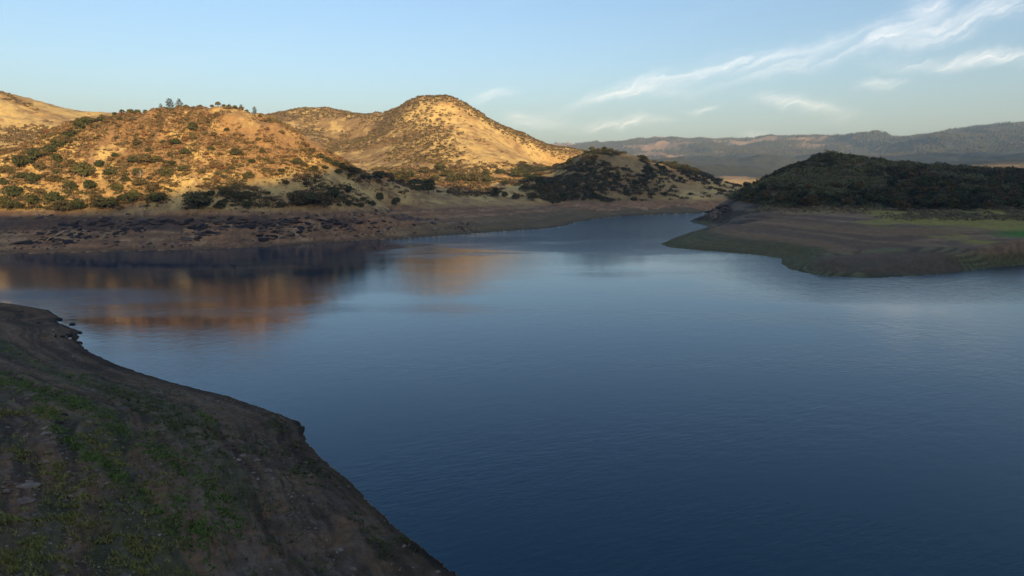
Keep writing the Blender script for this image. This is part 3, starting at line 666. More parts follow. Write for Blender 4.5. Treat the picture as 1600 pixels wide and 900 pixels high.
# pines on the skyline of the left hill
def pine_mesh(rg, h):
    parts = []
    for k in range(9):
        f = k / 8; z = h * (.24 + .72 * f); r = h * (.40 - .22 * f) * rg.uniform(.65, 1.25)
        n = int(110 - 60 * f); a = rg.uniform(0, 6.28, n); q = r * rg.uniform(.15, 1, n) ** .6
        P = np.stack([np.cos(a) * q, np.sin(a) * q, z + rg.normal(0, h * .025, n) - q * .12], 1) + np.array([rg.normal(0, .05 * h), rg.normal(0, .05 * h), 0]) * (1 - f)
        V, F = leaf_quads(P, np.tile((0, 0, 1.0), (n, 1)), h * .035, rg, .8); parts.append((V, F, (1, 1, 1) * np.repeat(rg.uniform(.7, 1.25, n), 4)[:, None]))
    V, F, c = join(parts); cr = mesh_np('pine_crown', V, F, c, False); cr.materials.append(M_PINE)
    v, f = tube([(0, 0, -.5), (0, 0, h * .5), (.1, 0, h * .97)], h * .025, h * .006); tr = mesh_np('pine_trunk', v, f, np.full((len(v), 3), (.13, .085, .06))); tr.materials.append(M_BARK)
    return cr, tr
for (px, py, hp), lab in [((266, 176, 19), 'tallest pine on the skyline of the rocky left hill'), ((281, 176, 18), 'pine just right of the tallest pine on the left hill skyline'),
                          ((252, 177, 10), 'short pine just left of the tallest pine on the skyline'), ((377, 175, 10), 'small lone pine near the right end of the rocky crest'),
                          ((398, 180, 12), 'slim pine where the rocky crest starts to drop to the right')]:
    u, r = ray(px, py); x, y = u * 486, 486.0
    cr, tr = pine_mesh(rg, hp * y / FPX)
    t = bpy.data.objects.new('pine_tree', None); COL.objects.link(t); t.location = (x, y, float(grid_z(x, y)) - .2)
    for nm, me in (('crown', cr), ('trunk', tr)):
        o = bpy.data.objects.new(nm, me); COL.objects.link(o); o.parent = t
    tag(t, lab, 'tree', 'pines on the skyline')

# pale dead trees
def snag_mesh(rg, h):
    parts = []; v, f = tube([(0, 0, -.4), (.1, 0, h * .4), (.0, .1, h * .8)], h * .035, h * .012, 5); parts.append((v, f, (.42, .36, .30)))
    for k in range(9):
        a = rg.uniform(0, 6.28); z0 = h * rg.uniform(.2, .6); l = h * rg.uniform(.35, .6); e = rg.uniform(.35, 1.0)
        p0 = np.array((0, 0, z0)); p2 = p0 + np.array((math.cos(a) * l, math.sin(a) * l, l * e)); pm = (p0 + p2) / 2 + np.array((0, 0, -.06 * l))
        v, f = tube([p0, pm, p2], h * .016, h * .005, 4); parts.append((v, f, (.42, .36, .30)))
        for _ in range(2):
            p3 = pm + (rand_dirs(1, rg)[0] * np.array((1, 1, .5)) + np.array((0, 0, .5))) * l * .45; v, f = tube([pm, (pm + p3) / 2, p3], h * .008, h * .003, 4); parts.append((v, f, (.42, .36, .30)))
    V, F, c = join(parts); me = mesh_np('dead_tree', V, F, c); me.materials.append(M_BARK); return me
for (px, py, hp), lab in [((222, 276, 14), 'bleached dead tree with forked bare branches on the left hill face'), ((227, 330, 12), 'bleached dead tree standing at the top of the bare bank'),
                          ((280, 326, 8), 'small grey dead tree beside the widest dark oak clump')]:
    h = hit(px, py, 250); o = link('dead_tree', snag_mesh(rg, hp * h[1] / FPX)); o.location = (h[0], h[1] - 2.0, h[2] - .6)
    tag(o, lab, 'tree', 'dead trees')

# ------------------------------------------------------------------ scattered plants
def scatter(n, u0, u1, y0, y1, dens, seed, h=2.0):
    """random places in a part of the land, thinned by a density between 0 and 1; only places the photo shows"""
    rs = np.random.default_rng(seed); u = rs.uniform(u0, u1, n); y = np.sqrt(rs.uniform(y0 * y0, y1 * y1, n)); x = u * y
    z = grid_z(x, y); p = dens(x, y, z, u); ok = (rs.uniform(0, 1, n) < p) & visible(x, y, h)
    return x[ok], y[ok], z[ok]
def singles(name, meshes, xs, ys, s, label, cat, group, zs=(.8, 1.2), upto=90):
    od = np.argsort(np.asarray(xs) / np.asarray(ys)); xs, ys, s = xs[od], ys[od], s[od]
    for i in range(len(xs)):
        me = random.choice(meshes); o = bpy.data.objects.new(name, me); COL.objects.link(o)
        o.location = (xs[i], ys[i], float(grid_z(xs[i], ys[i])) - .1 * s[i]); o.rotation_euler = (0, 0, random.uniform(0, 6.28)); o.scale = (s[i], s[i], s[i] * random.uniform(*zs))
        tag(o, label + (', ' + ordinal(i + 1) + ' from left' if len(xs) <= upto else ''), cat, group)
def mass(name, xs, ys, s, cols, n_leaf, leaf, label, cat, seed=1, dome=.75, lobes=5):
    """many small bushes that read as one mass"""
    rs = np.random.default_rng(seed); n = len(xs); zs = grid_z(xs, ys)
    d = rs.normal(size=(n, n_leaf, 3)); d[..., 2] = np.abs(d[..., 2]) * .9; d /= np.linalg.norm(d, axis=2, keepdims=True)
    lob = rs.normal(size=(n, lobes, 3)) * .32; lob[..., 2] = np.abs(lob[..., 2]) * .6; k = rs.integers(0, lobes, (n, n_leaf))
    P = np.take_along_axis(lob, k[..., None].repeat(3, 2), 1) + d * rs.uniform(.5, .72, (n, n_leaf, 1))
    P = P * s[:, None, None] * np.array([1, 1, dome]) + np.stack([xs, ys, zs], 1)[:, None, :]
    V, F = leaf_quads(P.reshape(-1, 3), d.reshape(-1, 3), np.repeat(s, n_leaf) * leaf, rs, .45)
    tone = np.repeat(cols[:, None, :] * rs.uniform(.72, 1.3, (n, n_leaf, 1)), 4, 1).reshape(-1, 3)
    o = link(name, mesh_np(name, V, F, tone, False), M_STUFF); tag(o, label, cat, kind='stuff'); return o
def pal(n, seed, *cols):
    rs = np.random.default_rng(seed); k = rs.integers(0, len(cols), n); c = np.array(cols)[k]; return c * rs.uniform(.75, 1.3, (n, 1))

# shrubs on the left hill
def d_left(x, y, z, u):
    r = grid_at(R, x, y); f = fbm(x / 22, y / 22, 3, 301); return (r == 1) * np.where(z > 18, .16 + .84 * sstep(24, 50, z), 0) * sstep(.30, .55, f)
xs, ys, zs_ = scatter(46000, -.78, -.15, 375, 500, d_left, 21, 1.5)
NS = 240
sz = np.random.default_rng(3).uniform(0, 1, len(xs)) ** 2 * 1.7 + .45
order = np.argsort(-sz)[:NS]; rest = np.argsort(-sz)[NS:9000]
up = zs_[order] > 46
for msk, lab, grp in ((up, 'brown dry shrub high on the rocky upper face of the left hill', 'shrubs on the upper left hill'), (~up, 'brown dry shrub on the middle slope of the left hill', 'shrubs on the middle left hill')):
    o_ = order[msk]; singles('shrub', SHRUB, xs[o_], ys[o_], sz[o_] * 1.05, lab, 'shrub', grp)
mass('dry_brush', xs[rest], ys[rest], sz[rest] * .85, pal(len(rest), 4, (.20, .125, .06), (.13, .10, .045), (.24, .15, .07), (.16, .09, .05), (.09, .075, .035)), 14, .28, 'low dry brush and weeds across the face of the left hill', 'brush', 31)
# dark scrub that runs together low on the left hill, and the brush belt between the two hills
def d_scrub(x, y, z, u):
    px, py = project(x, y, z); f = fbm(x / 15, y / 15, 4, 381); r = grid_at(R, x, y)
    lo = sstep(300, 200, px) * sstep(245, 275, py) * sstep(334, 326, py) + .55 * sstep(250, 285, py) * sstep(330, 318, py) * sstep(660, 600, px) * sstep(.5, .6, f) + .35 * sstep(200, 240, py) * sstep(500, 440, px)
    return (r == 1) * np.clip(lo, 0, 1) * sstep(.42, .53, f) * (z > 17)
xs, ys, zs_ = scatter(17000, -.80, -.10, 372, 500, d_scrub, 41, 1.5); sz = np.random.default_rng(42).uniform(0, 1, len(xs)) ** 2 * 1.9 + .7
mass('oak_scrub', xs, ys, sz, pal(len(xs), 43, (.07, .066, .028), (.055, .058, .024), (.11, .082, .04), (.14, .095, .05)), 26, .24, 'dark olive scrub running together over the lower left hill', 'scrub', 44)
def d_belt(x, y, z, u):
    px, py = project(x, y, z); f = fbm(x / 22, y / 22, 4, 391)
    b = sstep(258, 266, py) * sstep(302, 292, py) * sstep(575, 600, px) * sstep(700, 680, px) + sstep(252, 262, py) * sstep(312, 300, py) * sstep(690, 715, px) * sstep(905, 880, px)
    return ((grid_at(R, x, y) == 3) | (grid_at(R, x, y) == 8) | (grid_at(R, x, y) == 1)) * np.clip(b, 0, 1) * sstep(.40, .54, f)
xs, ys, zs_ = scatter(9000, -.22, .12, 500, 860, d_belt, 45, 2); sz = np.random.default_rng(46).uniform(0, 1, len(xs)) ** 2 * 2.6 + 1.0
mass('belt_brush', xs, ys, sz, pal(len(xs), 47, (.08, .07, .03), (.13, .085, .042), (.15, .095, .055), (.065, .06, .026)), 30, .23, 'belt of brown and olive brush at the foot of the central hill', 'brush', 48)
# brush of the central hill: dense left of its spur, thin on the gold right flank, and a dark crest
def d_cen(x, y, z, u):
    r = grid_at(R, x, y); px, py = project(x, y, z); f = fbm(x / 45, y / 45, 3, 311)
    spur = 640 + (py - 155) * .55                          # the brushy side ends roughly along this line
    left = sstep(spur + 60, spur - 10, px); crest = sstep(11, 3, py - np.interp(px, [600, 665, 700, 760, 820, 890], [170, 149, 152, 187, 220, 248])) * (px > 600)
    return ((r == 3) | (r == 2) * (px > 300)) * np.clip(left * .85 * sstep(.3, .5, f) + crest * .9 + .025 * sstep(.52, .62, f) + .14 * sstep(.5, .6, f) * sstep(spur + 130, spur + 40, px), 0, 1) * (y > 690)
xs, ys, zs_ = scatter(34000, -.36, .12, 690, 1260, d_cen, 22, 2.5); sz = np.random.default_rng(4).uniform(0, 1, len(xs)) ** 2 * 2.2 + .9
mass('hillside_brush', xs, ys, sz, pal(len(xs), 5, (.125, .09, .038), (.09, .078, .032), (.15, .10, .048)), 13, .36, 'dense brown brush dotting the golden central hill', 'brush', 32)
# far-left golden hill: a few dark bands of brush
def d_gold(x, y, z, u):
    px, py = project(x, y, z); f = fbm(x / 40, y / 40, 3, 321)
    b = np.exp(-((py - (212 - .06 * px)) / 9) ** 2) * (px < 105) + np.exp(-((py - 236) / 5) ** 2) * (px < 20) + .8 * np.exp(-((py - (147 + .42 * px)) / 3.5) ** 2) * (px < 60)
    return (grid_at(R, x, y) == 2) * np.clip(b, 0, 1) * sstep(.35, .5, f)
xs, ys, zs_ = scatter(9000, -.80, -.45, 480, 800, d_gold, 23, 2); sz = np.random.default_rng(5).uniform(1.3, 2.8, len(xs))
mass('meadow_brush', xs, ys, sz, pal(len(xs), 6, (.15, .10, .05), (.11, .085, .04)), 24, .28, 'bands of brown brush on the golden hill at the far left', 'brush', 33)
# dark hill: oaks, crowded on the left flank and along the crest
def d_dark(x, y, z, u):
    px, py = project(x, y, z); f = fbm(x / 24, y / 24, 3, 331); r = grid_at(R, x, y)
    grass = np.maximum(np.exp(-((px - 1075) / 75) ** 2) * sstep(268, 290, py) * sstep(950, 1000, px), np.exp(-((px - 985) / 20) ** 2) * sstep(280, 262, py) * .7)
    return ((r == 4) | (r == 8) & (px > 840)) * (z > 9.8) * np.clip(sstep(.30, .42, f) * (1.0 - .93 * grass) - .55 * grass * sstep(.6, .45, f), 0, 1) * sstep(1180, 1100, px + (py - 290) * 2)
xs, ys, zs_ = scatter(7500, .0, .40, 600, 880, d_dark, 24, 4); rs = np.random.default_rng(6); sz = rs.uniform(.55, 1.15, len(xs))
o_ = rs.permutation(len(xs)); first, more_ = o_[:150], o_[150:]
for msk, lab, grp in ((xs[first] / ys[first] < .165, 'dark oak crowded on the left flank of the small dark hill', 'oaks on the left flank of the dark hill'), (xs[first] / ys[first] >= .165, 'dark oak on the grassy right side of the small dark hill', 'oaks on the grassy side of the dark hill')):
    for n_, i in enumerate(sorted(first[msk], key=lambda q: xs[q] / ys[q])): place_tree(xs[i], ys[i], sz[i], 'oak_tree', lab + ', ' + ordinal(n_ + 1) + ' from left', 'tree', grp)
mass('oak_wood', xs[more_], ys[more_], sz[more_] * 3.4, pal(len(more_), 7, (.040, .048, .022), (.05, .055, .026), (.085, .058, .032)), 60, .17, 'dark oak wood covering the small hill across the inlet', 'wood', 34, .85, 9)
# right hill: one close canopy of brush and small trees
def d_right(x, y, z, u):
    f = fbm(x / 30, y / 30, 3, 341); r = grid_at(R, x, y); return (r == 5) * sstep(15.0, 16.2, z) * np.clip(.55 + .8 * f, 0, 1)
xs, ys, zs_ = scatter(8000, .24, .95, 385, 620, d_right, 25, 3.5); rs = np.random.default_rng(7); sz = (rs.uniform(0, 1, len(xs)) ** 1.6 * .95 + .5) * np.where(zs_ < 22, 1.05, .95)
o_ = np.argsort(ys / sz); first, more_ = o_[:300], o_[300:]
lowm = zs_[first] < 21
for msk, lab, grp in ((lowm, 'dark leafy brush tree along the foot of the wooded right hill', 'trees along the foot of the right hill'), (~lowm, 'dark brush tree in the canopy on the slope of the right hill', 'trees on the slope of the right hill')):
    i_ = first[msk]; singles('brush_tree', CHAP, xs[i_], ys[i_], sz[i_] * 1.1, lab, 'tree', grp)
tint = pal(len(more_), 8, (.036, .040, .013), (.056, .056, .019), (.095, .060, .023), (.045, .043, .015), (.075, .078, .028), (.11, .065, .022))
lightb = fbm(xs[more_] / 40, ys[more_] / 22, 3, 351); tint = tint + (np.array((.155, .150, .066)) - tint) * (sstep(.48, .60, lightb) * .8)[:, None]
mass('chaparral', xs[more_], ys[more_], sz[more_] * 3.3, tint, 95, .145, 'close dark canopy of brush covering the right hill', 'brush', 35, .85, 8)
# pale sedge below the right hill
def d_sedge(x, y, z, u):
    px, py = project(x, y, z); f = fbm(x / 12, y / 12, 3, 361); r = grid_at(R, x, y)
    return ((r == 5) | (r == 6)) * (sstep(318, 324, py) * sstep(347, 338, py) * sstep(1360, 1420, px) + .35 * sstep(316, 322, py) * sstep(336, 328, py) * (px > 1180) * (px < 1400)) * sstep(.3, .5, f)
xs, ys, zs_ = scatter(16000, .32, .95, 330, 450, d_sedge, 26, 1); sz = np.random.default_rng(8).uniform(.7, 1.6, len(xs))
mass('sedge', xs, ys, sz, pal(len(xs), 9, (.20, .165, .095), (.15, .125, .07), (.24, .20, .115)), 22, .22, 'grey-green sedge and willow scrub at the edge of the flats', 'scrub', 36, .8)
# conifer forest on the mountains
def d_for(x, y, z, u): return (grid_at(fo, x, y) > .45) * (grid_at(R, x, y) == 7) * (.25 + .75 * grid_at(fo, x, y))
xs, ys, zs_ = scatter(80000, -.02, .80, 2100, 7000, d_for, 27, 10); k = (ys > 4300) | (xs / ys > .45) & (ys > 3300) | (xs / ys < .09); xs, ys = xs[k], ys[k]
def forest(xs, ys):
    rs = np.random.default_rng(9); n = len(xs); h = rs.uniform(9, 19, n) * np.clip(ys / 5500, .55, 1); r = h * rs.uniform(.24, .38, n); z = grid_z(xs, ys)
    a = np.linspace(0, 2 * math.pi, 6)[:5]; B = np.stack([np.cos(a), np.sin(a), np.zeros(5)], 1)
    V = np.zeros((n, 6, 3)); V[:, :5] = B[None] * r[:, None, None]; V[:, 5, 2] = h; V[:, :5, 2] = h[:, None] * .08
    V += np.stack([xs, ys, z], 1)[:, None]; T = np.array([(k, (k + 1) % 5, 5) for k in range(5)])
    F = (T[None] + (np.arange(n) * 6)[:, None, None]).reshape(-1, 3)
    c = np.repeat(pal(n, 10, (.035, .042, .024), (.05, .052, .03), (.07, .055, .035)), 6, 0)
    tag(link('forest', mesh_np('forest', V.reshape(-1, 3), F, c, False), M_STUFF), 'conifer forest on the distant blue mountains', 'forest', kind='stuff')
forest(xs, ys)

# ------------------------------------------------------------------ rocks
def rock_mesh(rg, flat, rough=.22):
    import bmesh
    bm = bmesh.new(); bmesh.ops.create_icosphere(bm, subdivisions=2, radius=1)
    ax = rand_dirs(9, rg); cut = rg.uniform(.55, .95, 9)
    for v in bm.verts:
        p = np.array(v.co); p = p * (1 + rg.normal(0, rough * .25))
        for d, c in zip(ax, cut):
            q = p @ d
            if q > c: p = p - d * (q - c)
        p[2] *= flat; v.co = p
    me = bpy.data.meshes.new('rock'); bm.to_mesh(me); bm.free(); return me
def rock_set(n, flat, cols, seed):
    rgx = np.random.default_rng(seed); out = []
    for k in range(n):
        me = rock_mesh(rgx, flat * rgx.uniform(.7, 1.3)); c = np.ones((len(me.vertices), 4), np.float32); c[:, :3] = np.array(cols[k % len(cols)]) * rgx.uniform(.85, 1.15, (len(me.vertices), 1))
        me.color_attributes.new('Col', 'FLOAT_COLOR', 'POINT').data.foreach_set('color', c.ravel()); me.materials.append(M_ROCK); out.append(me)
    return out
SHALE = rock_set(10, .42, [(.030, .027, .029), (.042, .037, .037), (.028, .026, .03), (.05, .042, .04), (.12, .095, .08)], 61)
BROWNROCK = rock_set(5, .45, [(.075, .055, .043), (.10, .072, .055), (.055, .042, .035)], 64)
def in_poly(px, py, poly):
    c = False; n = len(poly)
    for i in range(n):
        (ax, ay), (bx, by) = poly[i], poly[(i + 1) % n]
        if (ay > py) != (by > py) and px < (bx - ax) * (py - ay) / (by - ay) + ax: c = not c
    return c
OUTCROPS = [('black slabby rock outcrop low on the bare bank at the far left', [(32, 381), (62, 362), (112, 346), (150, 341), (232, 343), (262, 347), (228, 360), (150, 372), (96, 384), (78, 386)], 150),
            ('black broken rock band on the bare bank under the widest oak clump', [(240, 346), (330, 340), (395, 342), (400, 372), (360, 368), (330, 374), (276, 378), (300, 358)], 110),
            ('dark rubble outcrop on the bare bank below the big oak clump', [(404, 344), (470, 340), (600, 344), (640, 356), (600, 362), (540, 358), (500, 362), (450, 376), (405, 378)], 130),
            ('dark slanting rock face at the tip of the wooded right headland', [(1084, 345), (1112, 326), (1140, 318), (1146, 328), (1122, 344), (1108, 350)], 60)]
for lab, poly, n in OUTCROPS:
    xs_ = [p[0] for p in poly]; ys_ = [p[1] for p in poly]; c = hit(sum(xs_) / len(xs_), sum(ys_) / len(ys_), 250)
    t = bpy.data.objects.new('rock_outcrop', None); COL.objects.link(t); t.location = c; tag(t, lab, 'rocks', 'rock outcrops on the bare bank')
    k = 0
    while k < n:
        px, py = random.uniform(min(xs_), max(xs_)), random.uniform(min(ys_), max(ys_))
        if not in_poly(px, py, poly): continue
        h = hit(px, py, 250); s = random.choice([.6, .8, 1.0, 1.3, 1.9]) * random.uniform(.8, 1.2); k += 1
        o = bpy.data.objects.new('rock', random.choice(BROWNROCK if 'headland' in lab else SHALE)); COL.objects.link(o); o.parent = t
        o.location = (h[0] - c[0], h[1] - c[1], h[2] - c[2] + .05 * s); o.scale = (s * random.uniform(1.0, 2.0), s, s * random.uniform(.7, 1.3)); o.rotation_euler = (random.uniform(-.35, .35), random.uniform(-.45, .2), random.uniform(-.5, .5))

def shards(xs, ys, s, cols, seed):
    rs = np.random.default_rng(seed); n = len(xs); O = np.array([(1, 0, 0), (.1, 1, 0), (-1, .1, 0), (0, -1, 0), (.2, .1, 1)], float); T = np.array([(0, 1, 4), (1, 2, 4), (2, 3, 4), (3, 0, 4)])
    P = O[None] + rs.normal(0, .25, (n, 5, 3)); a = rs.uniform(-.7, .7, n); ca, sa = np.cos(a)[:, None], np.sin(a)[:, None]
    Q = np.stack([P[..., 0] * ca * 1.4 - P[..., 1] * sa, P[..., 0] * sa * 1.4 + P[..., 1] * ca, P[..., 2] * .6], -1) * s[:, None, None] + np.stack([xs, ys, grid_z(xs, ys) - .05], 1)[:, None]
    return Q.reshape(-1, 3), (T[None] + (np.arange(n) * 5)[:, None, None]).reshape(-1, 3), np.repeat(cols, 5, 0)
def d_bank(x, y, z, u):
    f = fbm(x / 16, z / 2.0, 3, 371); r = grid_at(R, x, y); return ((r == 1) | (r == 8) * (u < -.05)) * sstep(.4, 1.5, z) * sstep(16.5, 13, z) * (.12 + .88 * sstep(.40, .58, f))
xs, ys, zs_ = scatter(20000, -.80, .0, 325, 450, d_bank, 28, .5); rs = np.random.default_rng(12)
V, F, c = shards(xs, ys, np.exp(rs.normal(-.95, .55, len(xs))), pal(len(xs), 13, (.10, .075, .062), (.05, .042, .042), (.05, .042, .042), (.24, .18, .14), (.16, .115, .09)), 14)
tag(link('rubble', mesh_np('rubble', V, F, c, False), M_ROCK), 'broken rock rubble strewn over the bare bank of the left hill', 'rubble', kind='stuff')

STONE = rock_set(8, .55, [(.21, .145, .11), (.24, .18, .14), (.18, .125, .10), (.23, .17, .135)], 62)
STONES = [((40, 783, 26), 'largest flat pinkish stone lying low on the near bank', .32), ((45, 759, 27), 'long pale ledge stone just above the largest flat pinkish stone', .28), ((46, 753, 12), 'pale block resting on the upper edge of the long ledge stone', .5),
    ((9, 769, 12), 'pale stone at the bottom of the small pile at the left edge', .6), ((3, 762, 10), 'stone at the left end of the small pile by the frame edge', .6), ((12, 757, 9), 'stone at the right of the small pile by the left edge', .6), ((6, 754, 8), 'topmost stone of the small pile by the left edge', .6),
    ((73, 723, 13), 'whitish oval stone among weeds above the long ledge', .5), ((111, 776, 9), 'small pale stone in yellow weeds right of the largest flat stone', .6), ((102, 782, 8), 'small pale stone just below another in the yellow weeds', .6), ((141, 724, 6), 'tiny white stone at the top edge of the green weed strip', .7),
    ((195, 797, 7), 'whitish stone in the gravel strip beside the green weeds', .7), ((137, 659, 14), 'flat tan stone on the bare reddish patch', .35), ((181, 688, 9), 'pinkish stone right of the bare reddish patch', .5), ((72, 678, 18), 'pale slab at the head of the gravel strip', .3), ((41, 682, 10), 'long pale stone left of the slab at the gravel strip head', .4),
    ((27, 676, 7), 'white stone upper of the two near the left edge', .6), ((12, 668, 8), 'white stone nearest the left edge above the gravel', .6), ((57, 684, 6), 'small white stone below the pale slab', .6), ((380, 714, 10), 'reddish block among the line of rubble on the slope', .8), ((416, 737, 7), 'pale block in the rubble line downslope of the reddish block', .7),
    ((265, 786, 10), 'pale flat stone alone in the middle of the weedy slope', .45), ((551, 890, 10), 'pale stone near the bottom edge by the water', .6)]
DARK_ST = rock_set(3, .6, [(.035, .028, .026)], 63)
STONES_D = [((101, 648, 14), 'dark hollow-looking rock at the top of the bare reddish patch', .5), ((90, 661, 15), 'low dark rock left of the bare reddish patch', .4), ((109, 590, 6), 'small dark rock alone on the smooth upper bank', .7),
    ((92, 499, 12), 'dark rock at the ragged point of the far end of the near bank', .5), ((124, 520, 12), 'dark pointed rock at the water edge past the lone person', .4), ((123, 536, 12), 'dark rock at the notch in the shore below the bundles', .5), ((60, 505, 9), 'dark low rock on the spit behind the lone person', .4), ((34, 487, 9), 'dark low rock near the top of the spit', .4)]
for lst, meshes in ((STONES, STONE), (STONES_D, DARK_ST)):
    for (px, py, wpx), lab, fl_ in lst:
        h = hit(px, py); s = wpx * math.hypot(h[1], CAM_H) / FPX / 1.75
        o = bpy.data.objects.new('stone', random.choice(meshes)); COL.objects.link(o); o.location = (h[0], h[1], h[2] + s * fl_ * .12)
        o.scale = (s, s * random.uniform(.55, .8), s * fl_ * 1.5); o.rotation_euler = (random.uniform(-.1, .1), random.uniform(-.1, .1), random.uniform(-.4, .4))
        tag(o, lab, 'stone', 'stones on the near bank')
u, l = water_pt(113, 507); o = bpy.data.objects.new('stone', DARK_ST[0]); COL.objects.link(o); o.location = (u * math.exp(l), math.exp(l), .1); o.scale = (.85, .5, .5)
tag(o, 'small dark rock standing in the water off the near bank', 'stone')

# gravel and pebbles of the near bank
def near_pts(n, seed, ymax=175):
    rs = np.random.default_rng(seed); y = np.exp(rs.uniform(math.log(44), math.log(ymax), n)); uu = rs.uniform(-.82, .02, n); x = uu * y
    z = grid_z(x, y); ok = (z > .15) & (grid_at(R, x, y) == 0); x, y, z = x[ok], y[ok], z[ok]; px, py = project(x, y, z); return x, y, z, px, py, rs
def seg_mask(px, py, segs):
    m = np.zeros(len(px))
    for pts, wd, st in segs:
        for (a, b) in zip(pts[:-1], pts[1:]):
            ex, ey = b[0] - a[0], b[1] - a[1]; t = np.clip(((px - a[0]) * ex + (py - a[1]) * ey) / (ex * ex + ey * ey + 1e-6), 0, 1)
            m = np.maximum(m, st * np.exp(-((px - a[0] - t * ex) ** 2 + (py - a[1] - t * ey) ** 2) / wd ** 2))
    return m
GRAVEL = [([(60, 672), (95, 700), (130, 735), (160, 760), (200, 800), (250, 870)], 13, 1.0), ([(370, 700), (420, 745), (470, 800), (520, 870)], 16, .8), ([(455, 715), (500, 750)], 12, .5), ([(0, 760), (60, 770)], 30, .7), ([(20, 800), (120, 880), (200, 900)], 34, .5), ([(330, 625), (440, 650)], 8, .5)]
x, y, z, px, py, rs = near_pts(90000, 71)
p = .03 + .5 * seg_mask(px, py, GRAVEL) + .05 * sstep(.55, .7, fbm(x / 5, y / 5, 3, 401)); k = rs.uniform(0, 1, len(x)) < p
x, y, z = x[k], y[k], z[k]
def gravel(x, y, z):
    n = len(x); rs = np.random.default_rng(72); s = np.exp(rs.normal(-2.45, .5, n)) * np.clip(y / 60, 1, 1.6)
    O = np.array([(1, 0, 0), (0, 1, 0), (-1, 0, 0), (0, -1, 0), (0, 0, 1)], float); T = np.array([(0, 1, 4), (1, 2, 4), (2, 3, 4), (3, 0, 4)])
    P = O[None] + rs.normal(0, .22, (n, 5, 3)); a = rs.uniform(0, 6.28, n); ca, sa = np.cos(a)[:, None], np.sin(a)[:, None]
    Q = np.stack([P[..., 0] * ca - P[..., 1] * sa, P[..., 0] * sa + P[..., 1] * ca, P[..., 2] * .55], -1) * s[:, None, None] + np.stack([x, y, z - .01], 1)[:, None]
    c = np.repeat(pal(n, 73, (.18, .135, .11), (.13, .09, .072), (.24, .195, .16), (.11, .075, .058)), 5, 0)
    F = (T[None] + (np.arange(n) * 5)[:, None, None]).reshape(-1, 3)
    tag(link('gravel', mesh_np('gravel', Q.reshape(-1, 3), F, c, False), M_ROCK), 'pale gravel and pebbles strewn on the near bank', 'gravel', kind='stuff')
gravel(x, y, z)

# weeds of the near bank
BRIGHT = [([(86, 674), (130, 703), (160, 724), (180, 742), (205, 760), (240, 790), (275, 825)], 9, 1.0), ([(0, 594), (30, 602), (60, 612), (95, 620), (130, 636)], 11, 1.0), ([(130, 636), (175, 652)], 8, .6), ([(60, 642), (90, 650)], 8, .8), ([(180, 668), (200, 680)], 8, .6), ([(230, 690), (265, 715), (300, 740), (340, 775), (370, 820)], 13, .8), ([(270, 790), (320, 830)], 18, .8), ([(318, 652), (335, 662)], 7, .6)]
YELLOW = [([(0, 640), (40, 650), (90, 645)], 9, .7), ([(15, 700), (60, 720)], 14, .7), ([(80, 735), (130, 770), (120, 800)], 22, .8), ([(20, 815), (60, 860), (120, 895)], 20, .7), ([(110, 805), (200, 850), (230, 890)], 18, .7), ([(180, 720), (250, 760), (240, 810)], 22, .45), ([(0, 840), (20, 880)], 14, .8), ([(140, 690), (200, 720)], 14, .5)]
DARKG = [([(180, 630), (240, 645), (300, 672), (370, 690), (440, 712), (470, 740)], 12, .7), ([(420, 650), (470, 700), (520, 760)], 9, .5), ([(470, 750), (540, 800), (600, 860)], 16, .5), ([(380, 790), (450, 850), (500, 900)], 30, .25), ([(476, 670), (482, 700), (510, 726), (550, 760), (600, 812), (660, 864)], 4, .9)]
x, y, z, px, py, rs = near_pts(420000, 81)
f = sstep(.36, .56, fbm(x / 2.4, y / 2.4, 3, 411)); f2 = sstep(.42, .62, fbm(x / .9, y / .9, 2, 415))
pb, pyw, pd = .75 * seg_mask(px, py, BRIGHT) * (.35 + .65 * f2), seg_mask(px, py, YELLOW) * f2, seg_mask(px, py, DARKG) * f2
ln_ = grid_at(LINE, x, y); ln2 = grid_at(LINE2, x, y)
gen = .18 * f2 * sstep(.44, .60, .5 * ln_ + .5 * ln2) * sstep(1.2, 3.0, z)
tot = np.clip(pb * (.3 + .7 * f) + .7 * pyw * f + .6 * pd * f + gen, 0, 1) * np.clip(y / 90, .35, 1) ; k = rs.uniform(0, 1, len(x)) < tot
cb = np.where((pb > pyw)[:, None] & (pb > pd)[:, None], (.118, .172, .040), np.where((pyw > pd)[:, None], (.22, .21, .06), (.09, .11, .04)))
x, y, z, cb = x[k], y[k], z[k], cb[k]
def weeds(x, y, z, cb):
    n = len(x); rs = np.random.default_rng(82); nb_ = 4; h = rs.uniform(.12, .38, n)
    a = rs.uniform(0, 6.28, (n, nb_)); w_ = rs.uniform(.035, .085, (n, nb_)); ln = rs.uniform(.3, 1.1, (n, nb_)); hh = h[:, None] * rs.uniform(.6, 1.2, (n, nb_))
    dx_, dy_ = np.cos(a), np.sin(a); off = rs.normal(0, .12, (n, nb_, 2))
    bx, by = x[:, None] + off[..., 0], y[:, None] + off[..., 1]; zz0 = z[:, None] - .02
    V = np.stack([np.stack([bx - dy_ * w_, by + dx_ * w_, zz0 + 0 * a], -1), np.stack([bx + dy_ * w_, by - dx_ * w_, zz0 + 0 * a], -1), np.stack([bx + dx_ * ln * hh, by + dy_ * ln * hh, zz0 + hh], -1)], 2)
    F = np.arange(n * nb_ * 3).reshape(-1, 3); c = np.repeat((cb * rs.uniform(.6, 1.35, (n, 1))), nb_ * 3, 0)
    print('weeds', n)
    tag(link('weeds', mesh_np('weeds', V.reshape(-1, 3), F, c, False), M_GRASS), 'green and yellowish weeds in strips on the near bank', 'weeds', kind='stuff')
weeds(x, y, z, cb)

